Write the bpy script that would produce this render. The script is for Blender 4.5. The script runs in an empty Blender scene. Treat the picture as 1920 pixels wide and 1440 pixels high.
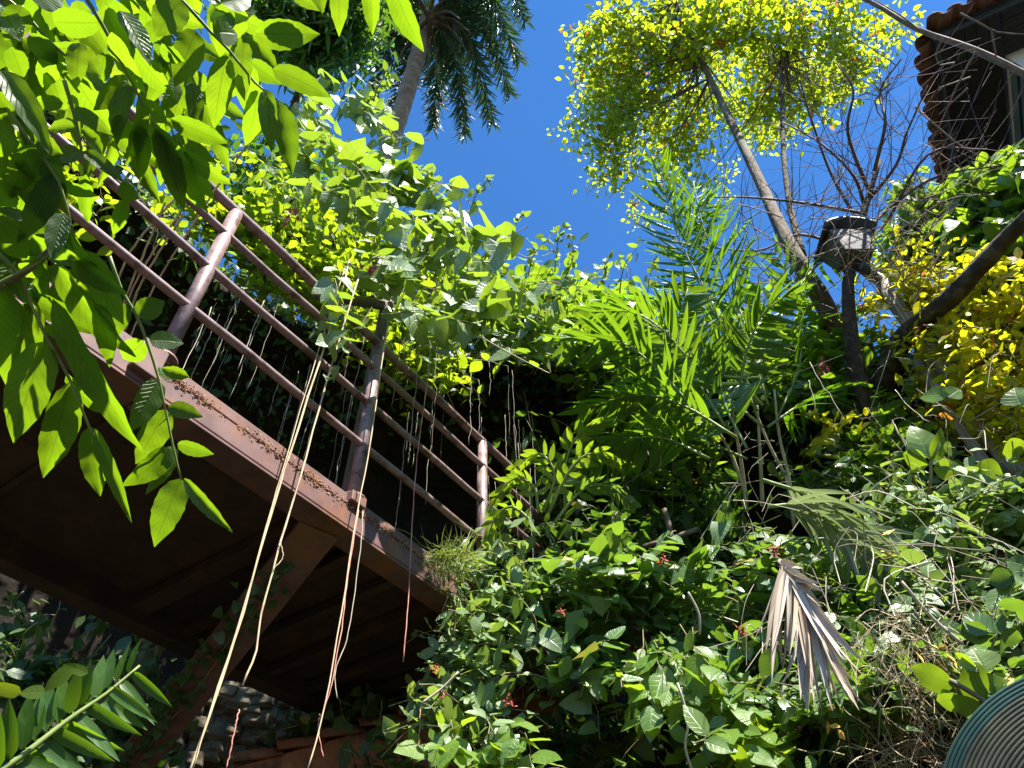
import bpy, math, random
import numpy as np
from mathutils import Vector, Matrix, noise

random.seed(7); np.random.seed(7)
SC = bpy.context.scene
COL = SC.collection
RAD = math.radians

# ------------------------------------------------------------------ camera
CAM = Vector((0, 0, 1.6))
PITCH, ROLL, F = RAD(49.395), RAD(-2.3985), 1450.0
_fw = Vector((0, math.cos(PITCH), math.sin(PITCH)))
_up = Vector((0, -math.sin(PITCH), math.cos(PITCH)))
_rt = Vector((1, 0, 0))
CR = math.cos(ROLL) * _rt + math.sin(ROLL) * _up
CU = -math.sin(ROLL) * _rt + math.cos(ROLL) * _up
cd = bpy.data.cameras.new('camera')
cam = bpy.data.objects.new('camera', cd)
COL.objects.link(cam)
cd.sensor_width = 36; cd.lens = 36 * F / 1920
cd.clip_start = 0.05; cd.clip_end = 3000
cam.matrix_world = Matrix(((CR.x, CU.x, -_fw.x, CAM.x), (CR.y, CU.y, -_fw.y, CAM.y), (CR.z, CU.z, -_fw.z, CAM.z), (0, 0, 0, 1)))
SC.camera = cam

# ------------------------------------------------------------------ light
SUN = Vector((0.33, -0.42, 0.845)).normalized()
w = bpy.data.worlds.new('World'); SC.world = w; w.use_nodes = True
nt = w.node_tree; nt.nodes.clear()
sky = nt.nodes.new('ShaderNodeTexSky'); sky.sky_type = 'NISHITA'; sky.sun_disc = False
sky.sun_elevation = math.asin(SUN.z); sky.sun_rotation = math.atan2(SUN.x, SUN.y)
sky.altitude = 0; sky.air_density = 1.0; sky.dust_density = 0.0; sky.ozone_density = 10.0
bg = nt.nodes.new('ShaderNodeBackground'); bg.inputs['Strength'].default_value = 0.088
wo = nt.nodes.new('ShaderNodeOutputWorld')
hs_ = nt.nodes.new('ShaderNodeHueSaturation'); hs_.inputs['Saturation'].default_value = 1.12
nt.links.new(sky.outputs[0], hs_.inputs['Color']); nt.links.new(hs_.outputs[0], bg.inputs[0]); nt.links.new(bg.outputs[0], wo.inputs[0])
sl = bpy.data.lights.new('sun', 'SUN'); sl.energy = 5.0; sl.angle = RAD(0.53); sl.color = (1, 0.95, 0.86)
so = bpy.data.objects.new('sun', sl); COL.objects.link(so)
so.rotation_euler = SUN.to_track_quat('Z', 'Y').to_euler(); so.location = (3, -3, 20)
vs = SC.view_settings
vs.view_transform = 'Standard'; vs.look = 'None'; vs.exposure = 1.66; vs.gamma = 1.0; vs.use_curve_mapping = False
SC.cycles.max_bounces = 5; SC.cycles.transmission_bounces = 4; SC.cycles.diffuse_bounces = 3; SC.cycles.glossy_bounces = 2

# ------------------------------------------------------------------ geometry of the view: a direction for a spot of the photograph
def ray(u, v):
    d = _fw + CR * ((u - 960) / F) - CU * ((v - 720) / F)
    return d.normalized()
def P(u, v, d): return CAM + ray(u, v) * d
def atz(u, v, z):
    d = ray(u, v); return CAM + d * ((z - CAM.z) / d.z)
def pxsize(p): return F / max(0.2, (p - CAM).length)

# ------------------------------------------------------------------ materials
def new_mat(name):
    m = bpy.data.materials.new(name); m.use_nodes = True
    t = m.node_tree; t.nodes.clear()
    o = t.nodes.new('ShaderNodeOutputMaterial')
    return m, t, o
def N(t, kind, **kw):
    n = t.nodes.new(kind)
    for k, v in kw.items():
        if hasattr(n, k): setattr(n, k, v)
        else: n.inputs[k].default_value = v
    return n
def mth(t, op, a, b=None, c=None):
    n = t.nodes.new('ShaderNodeMath'); n.operation = op
    for i, x in enumerate((a, b, c)):
        if x is None: continue
        if isinstance(x, (int, float)): n.inputs[i].default_value = x
        else: t.links.new(x, n.inputs[i])
    return n.outputs[0]
def mixc(t, f, a, b, bt='MIX'):
    n = t.nodes.new('ShaderNodeMix'); n.data_type = 'RGBA'; n.blend_type = bt
    for i, x in ((0, f), (6, a), (7, b)):
        if isinstance(x, (int, float)): n.inputs[i].default_value = x
        elif isinstance(x, tuple): n.inputs[i].default_value = (*x, 1)
        else: t.links.new(x, n.inputs[i])
    return n.outputs[2]
def ramp(t, fac, stops):
    n = t.nodes.new('ShaderNodeValToRGB')
    e = n.color_ramp.elements
    while len(e) < len(stops): e.new(0.5)
    for el, (p, c) in zip(e, stops):
        el.position = p; el.color = (*c, 1) if isinstance(c, tuple) else (c, c, c, 1)
    t.links.new(fac, n.inputs[0]); return n.outputs[0]

def leaf_mat(name, ca, cb, trans, rough=0.4, tmix=0.45, veins=7.0, vein_amt=0.35, bump=0.3, old=None, spec=0.5):
    """two-sided leaf: glossy skin over diffuse, light passing through; veins from the leaf's own UVs"""
    m, t, o = new_mat(name); L = t.links
    at = N(t, 'ShaderNodeAttribute', attribute_name='rnd'); oi = t.nodes.new('ShaderNodeObjectInfo')
    r = mth(t, 'FRACT', mth(t, 'ADD', at.outputs['Fac'], oi.outputs['Random']))
    r2 = mth(t, 'FRACT', mth(t, 'MULTIPLY', r, 7.31))
    uv = N(t, 'ShaderNodeUVMap', uv_map='UVMap'); sp = t.nodes.new('ShaderNodeSeparateXYZ'); L.new(uv.outputs[0], sp.inputs[0])
    au = mth(t, 'ABSOLUTE', mth(t, 'SUBTRACT', sp.outputs[0], 0.5))
    mid = mth(t, 'SUBTRACT', 1.0, mth(t, 'MINIMUM', mth(t, 'MULTIPLY', au, 22.0), 1.0))
    ph = mth(t, 'MULTIPLY', mth(t, 'SUBTRACT', sp.outputs[1], mth(t, 'MULTIPLY', au, 0.42)), veins * 6.2832)
    lat = mth(t, 'POWER', mth(t, 'ABSOLUTE', mth(t, 'SINE', mth(t, 'MULTIPLY', ph, 0.5))), 6.0)
    lat = mth(t, 'SUBTRACT', 1.0, mth(t, 'MINIMUM', 1.0, mth(t, 'MULTIPLY', mth(t, 'SUBTRACT', 1.0, lat), 3.0)))
    vein = mth(t, 'MAXIMUM', mid, mth(t, 'MULTIPLY', lat, 0.6))
    geo = t.nodes.new('ShaderNodeNewGeometry')
    nz = N(t, 'ShaderNodeTexNoise', Scale=9.0, Detail=1.0); L.new(geo.outputs['Position'], nz.inputs['Vector'])
    base = mixc(t, r, ca, cb)
    base = mixc(t, mth(t, 'MULTIPLY', nz.outputs[0], 0.35), base, tuple(x * 0.55 for x in ca))
    if old:
        base = mixc(t, mth(t, 'GREATER_THAN', r2, 1.0 - old[0]), base, old[1])
    base2 = mixc(t, mth(t, 'MULTIPLY', vein, vein_amt), base, tuple(min(1, x * 1.9 + 0.03) for x in cb))
    tr = mixc(t, r2, trans, tuple(x * y for x, y in zip(trans, (0.72, 0.8, 0.7))))
    tr = mixc(t, mth(t, 'MULTIPLY', vein, vein_amt), tr, tuple(x * 0.45 for x in trans))
    if old:
        tr = mixc(t, mth(t, 'GREATER_THAN', r2, 1.0 - old[0]), tr, old[1])
    b = N(t, 'ShaderNodeBsdfPrincipled', Roughness=rough)
    b.inputs['Specular IOR Level'].default_value = spec
    L.new(base2, b.inputs['Base Color'])
    rv = mth(t, 'MULTIPLY_ADD', r2, 0.16, rough - 0.06); L.new(rv, b.inputs['Roughness'])
    if bump:
        bp = N(t, 'ShaderNodeBump', Strength=bump, Distance=0.004)
        L.new(mth(t, 'SUBTRACT', mth(t, 'MULTIPLY', nz.outputs[0], 0.4), vein), bp.inputs['Height'])
        L.new(bp.outputs[0], b.inputs['Normal'])
    tl = t.nodes.new('ShaderNodeBsdfTranslucent'); L.new(tr, tl.inputs[0])
    mx = N(t, 'ShaderNodeMixShader'); mx.inputs[0].default_value = tmix
    L.new(b.outputs[0], mx.inputs[1]); L.new(tl.outputs[0], mx.inputs[2]); L.new(mx.outputs[0], o.inputs[0])
    return m

def noisy_mat(name, c1, c2, scale=8, rough=0.75, bump=0.4, c3=None, s3=2.5, stretch=None, metallic=0.0, dist=0.01, spec=0.4):
    m, t, o = new_mat(name); L = t.links
    tc = t.nodes.new('ShaderNodeTexCoord'); src = tc.outputs['Object']
    if stretch:
        mp = N(t, 'ShaderNodeMapping'); mp.inputs['Scale'].default_value = stretch; L.new(src, mp.inputs[0]); src = mp.outputs[0]
    n1 = N(t, 'ShaderNodeTexNoise', Scale=scale, Detail=6.0, Roughness=0.6); L.new(src, n1.inputs['Vector'])
    col = mixc(t, ramp(t, n1.outputs[0], [(0.35, 0.0), (0.65, 1.0)]), c1, c2)
    if c3:
        n2 = N(t, 'ShaderNodeTexNoise', Scale=s3, Detail=9.0, Roughness=0.7); L.new(src, n2.inputs['Vector'])
        col = mixc(t, ramp(t, n2.outputs[0], [(0.52, 0.0), (0.62, 1.0)]), col, c3)
    b = N(t, 'ShaderNodeBsdfPrincipled', Roughness=rough, Metallic=metallic); L.new(col, b.inputs['Base Color'])
    b.inputs['Specular IOR Level'].default_value = spec
    nb = N(t, 'ShaderNodeTexNoise', Scale=scale, Detail=2.5, Roughness=0.5); L.new(src, nb.inputs['Vector'])
    bp = N(t, 'ShaderNodeBump', Strength=bump, Distance=dist); L.new(nb.outputs[0], bp.inputs['Height']); L.new(bp.outputs[0], b.inputs['Normal'])
    L.new(b.outputs[0], o.inputs[0]); return m

M = {}
M['soil'] = noisy_mat('shade_dark_earth', (0.008, 0.006, 0.004), (0.022, 0.014, 0.009), 5, 0.95, 0.9, (0.03, 0.019, 0.011), 1.3, dist=0.08)  # earth darkened to stand in for shade on the bank
M['ground'] = noisy_mat('ground_earth', (0.02, 0.022, 0.012), (0.05, 0.045, 0.025), 3, 0.95, 0.6)  # darkened in place of shade on the ground, cutting bounce light
M['paint'] = noisy_mat('oxide_paint', (0.105, 0.05, 0.044), (0.17, 0.09, 0.08), 9, 0.6, 0.5, (0.2, 0.08, 0.035), 4.0, dist=0.004, spec=0.5)
M['rail'] = noisy_mat('rail_paint', (0.17, 0.105, 0.105), (0.26, 0.175, 0.17), 22, 0.46, 0.35, (0.08, 0.036, 0.022), 9.0, dist=0.003, spec=0.6)
M['rust'] = noisy_mat('flaking_rust', (0.28, 0.13, 0.07), (0.46, 0.28, 0.17), 40, 0.9, 1.0, (0.1, 0.045, 0.025), 18, dist=0.01)
M['under'] = noisy_mat('shaded_rusty_plate', (0.034, 0.017, 0.013), (0.055, 0.028, 0.021), 7, 0.7, 0.5, (0.07, 0.033, 0.018), 4.5, dist=0.01)  # rusty steel, colour darkened to carry the shade beneath the deck
M['concrete'] = noisy_mat('rough_concrete', (0.12, 0.08, 0.05), (0.22, 0.15, 0.1), 30, 0.95, 0.9, dist=0.01)
M['bark'] = noisy_mat('brown_bark', (0.06, 0.045, 0.03), (0.15, 0.11, 0.075), 18, 0.9, 0.9, (0.2, 0.18, 0.13), 6, (1, 1, 0.25), dist=0.02)
M['bark_dark'] = noisy_mat('dark_bark', (0.03, 0.022, 0.014), (0.07, 0.05, 0.032), 18, 0.9, 0.9, (0.1, 0.09, 0.05), 9, dist=0.02)
M['palm_bark'] = noisy_mat('palm_bark', (0.22, 0.18, 0.14), (0.4, 0.35, 0.29), 3.5, 0.85, 0.7, (0.2, 0.2, 0.15), 2.0, (1, 1, 6), dist=0.02)
M['twig'] = noisy_mat('twig_bark', (0.14, 0.1, 0.08), (0.26, 0.2, 0.16), 30, 0.8, 0.3, dist=0.0006)
M['twig_dark'] = noisy_mat('dark_twig', (0.09, 0.06, 0.06), (0.17, 0.12, 0.11), 30, 0.8, 0.3, dist=0.0006)
M['root'] = noisy_mat('pale_root', (0.44, 0.34, 0.19), (0.56, 0.46, 0.28), 14, 0.7, 0.3, (0.34, 0.22, 0.14), 6, dist=0.0006)
M['root_red'] = noisy_mat('red_root', (0.36, 0.06, 0.07), (0.55, 0.3, 0.2), 10, 0.6, 0.3, dist=0.0006)
M['root_grey'] = noisy_mat('grey_root', (0.28, 0.24, 0.18), (0.5, 0.44, 0.34), 14, 0.8, 0.3, dist=0.0006)
M['stalk'] = noisy_mat('green_stalk', (0.14, 0.2, 0.05), (0.24, 0.3, 0.09), 12, 0.5, 0.2, dist=0.0006)
M['stalk_brown'] = noisy_mat('woody_stem', (0.16, 0.13, 0.06), (0.26, 0.22, 0.12), 12, 0.7, 0.2, dist=0.0006)
M['cane'] = noisy_mat('pale_cane', (0.3, 0.3, 0.15), (0.5, 0.46, 0.3), 9, 0.5, 0.2, (0.3, 0.24, 0.15), 7, dist=0.0006)
M['dead'] = leaf_mat('dead_frond', (0.56, 0.47, 0.38), (0.74, 0.66, 0.56), (0.36, 0.26, 0.17), 0.75, 0.2, 1.0, 0.2, 0.5, (0.25, (0.46, 0.36, 0.26)), spec=0.2)
M['fibre'] = noisy_mat('dry_fibre', (0.34, 0.27, 0.15), (0.55, 0.46, 0.3), 10, 0.9, 0.2, (0.3, 0.16, 0.09), 4, dist=0.0006)
M['clay'] = noisy_mat('terracotta', (0.26, 0.09, 0.05), (0.42, 0.17, 0.09), 10, 0.85, 0.6, (0.12, 0.06, 0.04), 4, dist=0.01)
M['roof'] = noisy_mat('weathered_tile', (0.14, 0.065, 0.045), (0.26, 0.12, 0.075), 8, 0.9, 0.6, (0.07, 0.05, 0.04), 3.0, dist=0.01)
M['plaster'] = noisy_mat('white_plaster', (0.66, 0.62, 0.54), (0.76, 0.72, 0.64), 3, 0.9, 0.2)
M['fascia'] = noisy_mat('dark_board', (0.028, 0.024, 0.018), (0.05, 0.045, 0.033), 9, 0.8, 0.4, stretch=(1, 8, 8))
M['shade_and_band'] = noisy_mat('green_grey_shade_band', (0.045, 0.055, 0.04), (0.075, 0.085, 0.065), 5, 0.7, 0.3)  # eave shade put into the colour; also the tone of the wall band
M['wood'] = noisy_mat('weathered_wood', (0.19, 0.16, 0.12), (0.36, 0.31, 0.24), 9, 0.85, 0.8, (0.16, 0.13, 0.1), 5, (6, 6, 0.5), dist=0.02)
M['timber'] = noisy_mat('old_timber', (0.08, 0.065, 0.05), (0.17, 0.14, 0.11), 9, 0.85, 0.6, stretch=(6, 6, 0.5))
M['zinc'] = noisy_mat('grey_sheet', (0.06, 0.058, 0.052), (0.11, 0.105, 0.095), 6, 0.6, 0.2, (0.16, 0.15, 0.13), 4)
M['darkmetal'] = noisy_mat('dark_sheet', (0.03, 0.03, 0.03), (0.06, 0.055, 0.05), 8, 0.5, 0.3)
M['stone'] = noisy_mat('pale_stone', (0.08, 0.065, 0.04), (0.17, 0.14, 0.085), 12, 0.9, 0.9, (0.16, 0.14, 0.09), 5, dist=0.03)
M['yellowpaint'] = noisy_mat('ochre_paint', (0.14, 0.1, 0.035), (0.22, 0.16, 0.06), 6, 0.8, 0.4, (0.08, 0.06, 0.03), 8)
M['teal'] = noisy_mat('teal_plastic', (0.022, 0.055, 0.048), (0.04, 0.09, 0.075), 5, 0.45, 0.2)
M['olive'] = noisy_mat('olive_ribs', (0.04, 0.046, 0.028), (0.085, 0.09, 0.055), 9, 0.6, 0.3, (0.035, 0.04, 0.025), 4)
M['flower_red'] = noisy_mat('red_petal', (0.22, 0.025, 0.012), (0.32, 0.05, 0.02), 10, 0.6, 0.1)
M['flower_pink'] = noisy_mat('pink_petal', (0.55, 0.06, 0.16), (0.75, 0.2, 0.3), 10, 0.6, 0.1)
M['flower_orange'] = noisy_mat('orange_leaf', (0.75, 0.32, 0.05), (0.8, 0.5, 0.12), 10, 0.6, 0.1)
# leaves: base colours stay in the range of real foliage
M['l_near'] = leaf_mat('foreground_leaflet', (0.045, 0.1, 0.018), (0.075, 0.145, 0.026), (0.28, 0.45, 0.009), 0.38, 0.58, 11, 0.6, 0.6)
M['l_vine'] = leaf_mat('heart_vine_leaf', (0.12, 0.2, 0.07), (0.19, 0.28, 0.1), (0.4, 0.56, 0.03), 0.4, 0.4, 6, 0.4, 0.4, spec=1.0)
M['l_ivy'] = leaf_mat('canopy_leaf', (0.08, 0.17, 0.03), (0.14, 0.24, 0.04), (0.36, 0.54, 0.02), 0.36, 0.45, 5, 0.25, 0.2, spec=0.6)
M['l_lime'] = leaf_mat('lime_leaf', (0.1, 0.18, 0.02), (0.15, 0.23, 0.03), (0.46, 0.6, 0.015), 0.42, 0.5, 5, 0.2, 0.2)
M['l_gold'] = leaf_mat('golden_leaf', (0.27, 0.29, 0.025), (0.38, 0.36, 0.03), (0.84, 0.78, 0.015), 0.45, 0.55, 5, 0.15, 0.2, (0.05, (0.5, 0.2, 0.03)))
M['l_tree'] = leaf_mat('yellow_tree_leaf', (0.11, 0.19, 0.02), (0.22, 0.27, 0.024), (0.6, 0.7, 0.018), 0.45, 0.58, 4, 0.1, 0.1, (0.03, (0.45, 0.2, 0.03)))
M['l_shrub'] = leaf_mat('shrub_leaf', (0.07, 0.15, 0.04), (0.13, 0.21, 0.06), (0.28, 0.46, 0.03), 0.38, 0.36, 6, 0.35, 0.35, (0.015, (0.35, 0.3, 0.05)), spec=0.6)
M['l_pale'] = leaf_mat('pale_shrub_leaf', (0.13, 0.22, 0.08), (0.21, 0.3, 0.12), (0.36, 0.5, 0.06), 0.42, 0.36, 6, 0.35, 0.35, spec=0.5)
M['l_bright'] = leaf_mat('young_leaf', (0.1, 0.2, 0.03), (0.16, 0.26, 0.04), (0.4, 0.56, 0.02), 0.36, 0.42, 6, 0.35, 0.3, spec=0.6)
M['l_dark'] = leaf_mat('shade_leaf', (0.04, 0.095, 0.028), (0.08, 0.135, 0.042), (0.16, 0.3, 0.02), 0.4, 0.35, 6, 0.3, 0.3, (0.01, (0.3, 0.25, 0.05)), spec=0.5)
M['l_palm'] = leaf_mat('palm_leaflet', (0.05, 0.13, 0.02), (0.08, 0.17, 0.025), (0.26, 0.48, 0.012), 0.38, 0.45, 1, 0.2, 0.15)
M['l_frond'] = leaf_mat('broad_frond_leaflet', (0.05, 0.125, 0.022), (0.085, 0.17, 0.03), (0.26, 0.44, 0.014), 0.36, 0.38, 1, 0.2, 0.15)
M['l_palmgrey'] = leaf_mat('old_palm_leaflet', (0.2, 0.25, 0.15), (0.28, 0.33, 0.21), (0.3, 0.38, 0.14), 0.45, 0.3, 1, 0.2, 0.2)
M['l_royal'] = leaf_mat('tall_palm_leaflet', (0.05, 0.105, 0.05), (0.09, 0.16, 0.08), (0.12, 0.26, 0.06), 0.36, 0.26, 1, 0.2, 0.1, (0.03, (0.3, 0.2, 0.05)), spec=0.7)
M['l_far'] = leaf_mat('far_leaf', (0.04, 0.1, 0.02), (0.07, 0.15, 0.03), (0.2, 0.38, 0.02), 0.4, 0.4, 4, 0.1, 0.0)
M['grass'] = leaf_mat('grass_blade', (0.16, 0.22, 0.05), (0.24, 0.3, 0.08), (0.4, 0.46, 0.06), 0.5, 0.35, 1, 0.1, 0.0)

# ------------------------------------------------------------------ objects
def setp(o, label=None, cat=None, group=None, kind=None):
    if label: o['label'] = label
    if cat: o['category'] = cat
    if group: o['group'] = group
    if kind: o['kind'] = kind
    return o
def thing(name, loc, label, cat, group=None):
    o = bpy.data.objects.new(name, None); o.empty_display_size = 0.1
    o.location = loc; COL.objects.link(o)
    return setp(o, label, cat, group)
def origin_of(p):
    return Vector(p.get('_o', (0, 0, 0))) if False else ORG.get(p, Vector((0, 0, 0)))
ORG = {}
class MB:
    """collects shapes in world space, then links them as one mesh object"""
    def __init__(s): s.v = []; s.f = []
    def box(s, c, ax, ay, az):
        c = Vector(c); k = len(s.v)
        for i in (-1, 1):
            for j in (-1, 1):
                for l in (-1, 1): s.v.append(c + ax * i + ay * j + az * l)
        for q in ((0, 1, 3, 2), (4, 6, 7, 5), (0, 4, 5, 1), (2, 3, 7, 6), (0, 2, 6, 4), (1, 5, 7, 3)): s.f.append(tuple(k + x for x in q))
        return s
    def tube(s, pts, rad, sides=6, cap=True, wob=0.0):
        pts = [Vector(p) for p in pts]; n = len(pts)
        if not isinstance(rad, (list, tuple)): rad = [rad] * n
        ref = None; k = len(s.v)
        for i, p in enumerate(pts):
            d = (pts[min(i + 1, n - 1)] - pts[max(i - 1, 0)])
            if d.length < 1e-9: d = Vector((0, 0, 1))
            d.normalize()
            if ref is None: ref = d.orthogonal().normalized()
            ref = (ref - d * ref.dot(d))
            if ref.length < 1e-6: ref = d.orthogonal()
            ref.normalize(); b = d.cross(ref)
            for j in range(sides):
                a = 2 * math.pi * j / sides
                r = rad[i] * (1 + (random.uniform(-wob, wob) if wob else 0))
                s.v.append(p + (ref * math.cos(a) + b * math.sin(a)) * r)
        for i in range(n - 1):
            for j in range(sides):
                a, b_ = k + i * sides + j, k + i * sides + (j + 1) % sides
                s.f.append((a, b_, b_ + sides, a + sides))
        if cap and sides > 2:
            s.f.append(tuple(k + j for j in reversed(range(sides)))); s.f.append(tuple(k + (n - 1) * sides + j for j in range(sides)))
        return s
    def quad(s, *p):
        k = len(s.v); s.v += [Vector(x) for x in p]; s.f.append(tuple(range(k, k + len(p)))); return s
    def build(s, name, mat, parent=None, org=None, smooth=True, bevel=0.0, **props):
        if org is None: org = ORG.get(parent) if parent else None
        if org is None: org = s.v[0].copy() if parent is None and s.v else Vector((0, 0, 0))
        me = bpy.data.meshes.new(name)
        me.from_pydata([tuple(x - org) for x in s.v], [], s.f); me.update()
        if smooth: me.polygons.foreach_set('use_smooth', [True] * len(me.polygons))
        me.materials.append(mat)
        o = bpy.data.objects.new(name, me); COL.objects.link(o)
        if bevel:
            bm_ = o.modifiers.new('bevel', 'BEVEL'); bm_.width = bevel; bm_.segments = 2; bm_.limit_method = 'ANGLE'
        if parent:
            o.parent = parent
            if ORG.get(parent) is not None: ORG[o] = org
        else: o.location = org; ORG[o] = org
        return setp(o, **props)
def mk(name, loc, label, cat, group=None):
    o = thing(name, loc, label, cat, group); ORG[o] = Vector(loc); return o

def spline(pts, n=12):
    """Catmull-Rom through control points"""
    pts = [Vector(p) for p in pts]
    if len(pts) < 3: return [pts[0].lerp(pts[-1], i / n) for i in range(n + 1)]
    out = []; q = [pts[0] * 2 - pts[1]] + pts + [pts[-1] * 2 - pts[-2]]
    per = max(2, n // (len(pts) - 1))
    for i in range(1, len(q) - 2):
        for k in range(per):
            t = k / per; a, b, c, d = q[i - 1], q[i], q[i + 1], q[i + 2]
            out.append(0.5 * ((2 * b) + (c - a) * t + (2 * a - 5 * b + 4 * c - d) * t * t + (3 * b - a - 3 * c + d) * t ** 3))
    out.append(pts[-1]); return out

# ------------------------------------------------------------------ leaf shapes (unit length along +Y, width along X, face up +Z)
def leaf_template(kind, var):
    rs = random.Random(sum(ord(ch) * (k + 3) for k, ch in enumerate(kind)) * 7 + var * 17)
    rows, cols = {'near': (13, 4), 'ovate': (6, 2), 'heart': (6, 2), 'lance': (6, 2), 'strap': (8, 2), 'blade': (8, 2), 'small': (3, 2), 'tiny': (2, 2), 'big': (7, 4)}[kind]
    curl = rs.uniform(-0.05, 0.35); fold = rs.uniform(0.05, 0.35); twist = rs.uniform(-0.5, 0.5); side = rs.uniform(-0.12, 0.12)
    if kind in ('lance', 'strap'): curl = rs.uniform(0.1, 0.5); fold = rs.uniform(0.2, 0.5)
    if kind == 'blade': curl = rs.uniform(0.0, 0.14); fold = rs.uniform(0.2, 0.5); side = rs.uniform(-0.05, 0.05)
    if kind in ('tiny', 'small'): fold = rs.uniform(0.1, 0.4)
    V = []; UV = []; Fc = []
    asp = {'near': 0.38, 'ovate': 0.55, 'heart': 0.72, 'lance': 0.08, 'strap': 0.1, 'blade': 0.14, 'small': 0.6, 'tiny': 0.6, 'big': 0.6}[kind]
    if kind == 'near': twist *= 0.7
    for i in range(rows + 1):
        t = i / rows
        if kind == 'near': wd = 0.5 * (math.sin(math.pi * min(1, t ** 0.75)) ** 0.62 if 0 < t < 1 else 0); wd *= (1.0 if t < .72 else 1 - 0.45 * (t - .72) / .28)
        elif kind == 'heart':
            wd = 0.5 * (math.sin(math.pi * t ** 0.55) ** 0.8 if 0 < t < 1 else 0)
        elif kind in ('lance', 'strap', 'blade'): wd = 0.5 * min(1, (t / 0.16) ** 0.6 if t > 0 else 0) * (1 if t < .45 else max(0, 1 - ((t - .45) / .55) ** 1.7))
        else: wd = 0.5 * (math.sin(math.pi * t ** 0.82) ** 0.85 if 0 < t < 1 else 0)
        if 0 < i < rows and wd < 0.02: wd = 0.02
        if i == 0: wd = 0.03
        if i == rows: wd = 0.012
        for j in range(cols + 1):
            u = j / cols * 2 - 1
            e = 1.0
            if kind == 'near' and abs(u) == 1 and 0 < i < rows: e = 1.03 if i % 2 else 0.975
            x = u * wd * e
            y = t
            if kind == 'heart': y = t - 0.13 * abs(u) * (1 - t) ** 3 * (1 if i > 0 else 0.0) - (0.10 * abs(u) if i == 1 else 0)
            z = abs(u) * wd * fold * asp
            if kind == 'near': z += 0.012 * math.sin(t * 22 + var + (u > 0) * 1.3) * abs(u)
            if kind in ('heart', 'big', 'ovate'): z += 0.02 * math.sin(t * 11 + var * 2 + u * 2) * abs(u)
            # bend along the length and twist
            z -= curl * t * t
            a = twist * t; x, z2 = x * math.cos(a) - 0 * math.sin(a), z + x * math.sin(a) * asp
            x += side * t * t
            V.append((x, y, z2)); UV.append((j / cols, t))
    for i in range(rows):
        for j in range(cols):
            a = i * (cols + 1) + j; Fc.append((a, a + 1, a + cols + 2, a + cols + 1))
    return np.array(V), np.array(UV), np.array(Fc)
TPL = {}; LMESH = {}
NV = {'near': 7, 'ovate': 5, 'heart': 5, 'lance': 5, 'strap': 5, 'blade': 5, 'small': 4, 'tiny': 3, 'big': 4}
for k_, n_ in NV.items(): TPL[k_] = [leaf_template(k_, i) for i in range(n_)]
def leaf_mesh(kind, var, mat):
    key = (kind, var, mat.name)
    if key not in LMESH:
        V, UV, Fc = TPL[kind][var]
        me = bpy.data.meshes.new('leaf_' + kind); me.from_pydata(V.tolist(), [], Fc.tolist())
        ul = me.uv_layers.new(name='UVMap'); ul.data.foreach_set('uv', UV[Fc.ravel()].ravel())
        me.polygons.foreach_set('use_smooth', [True] * len(me.polygons)); me.materials.append(mat)
        LMESH[key] = me
    return LMESH[key]
def basis(axis, normal):
    y = axis.normalized(); z = (normal - y * normal.dot(y))
    if z.length < 1e-5: z = y.orthogonal()
    z.normalize(); return y.cross(z), y, z
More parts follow.
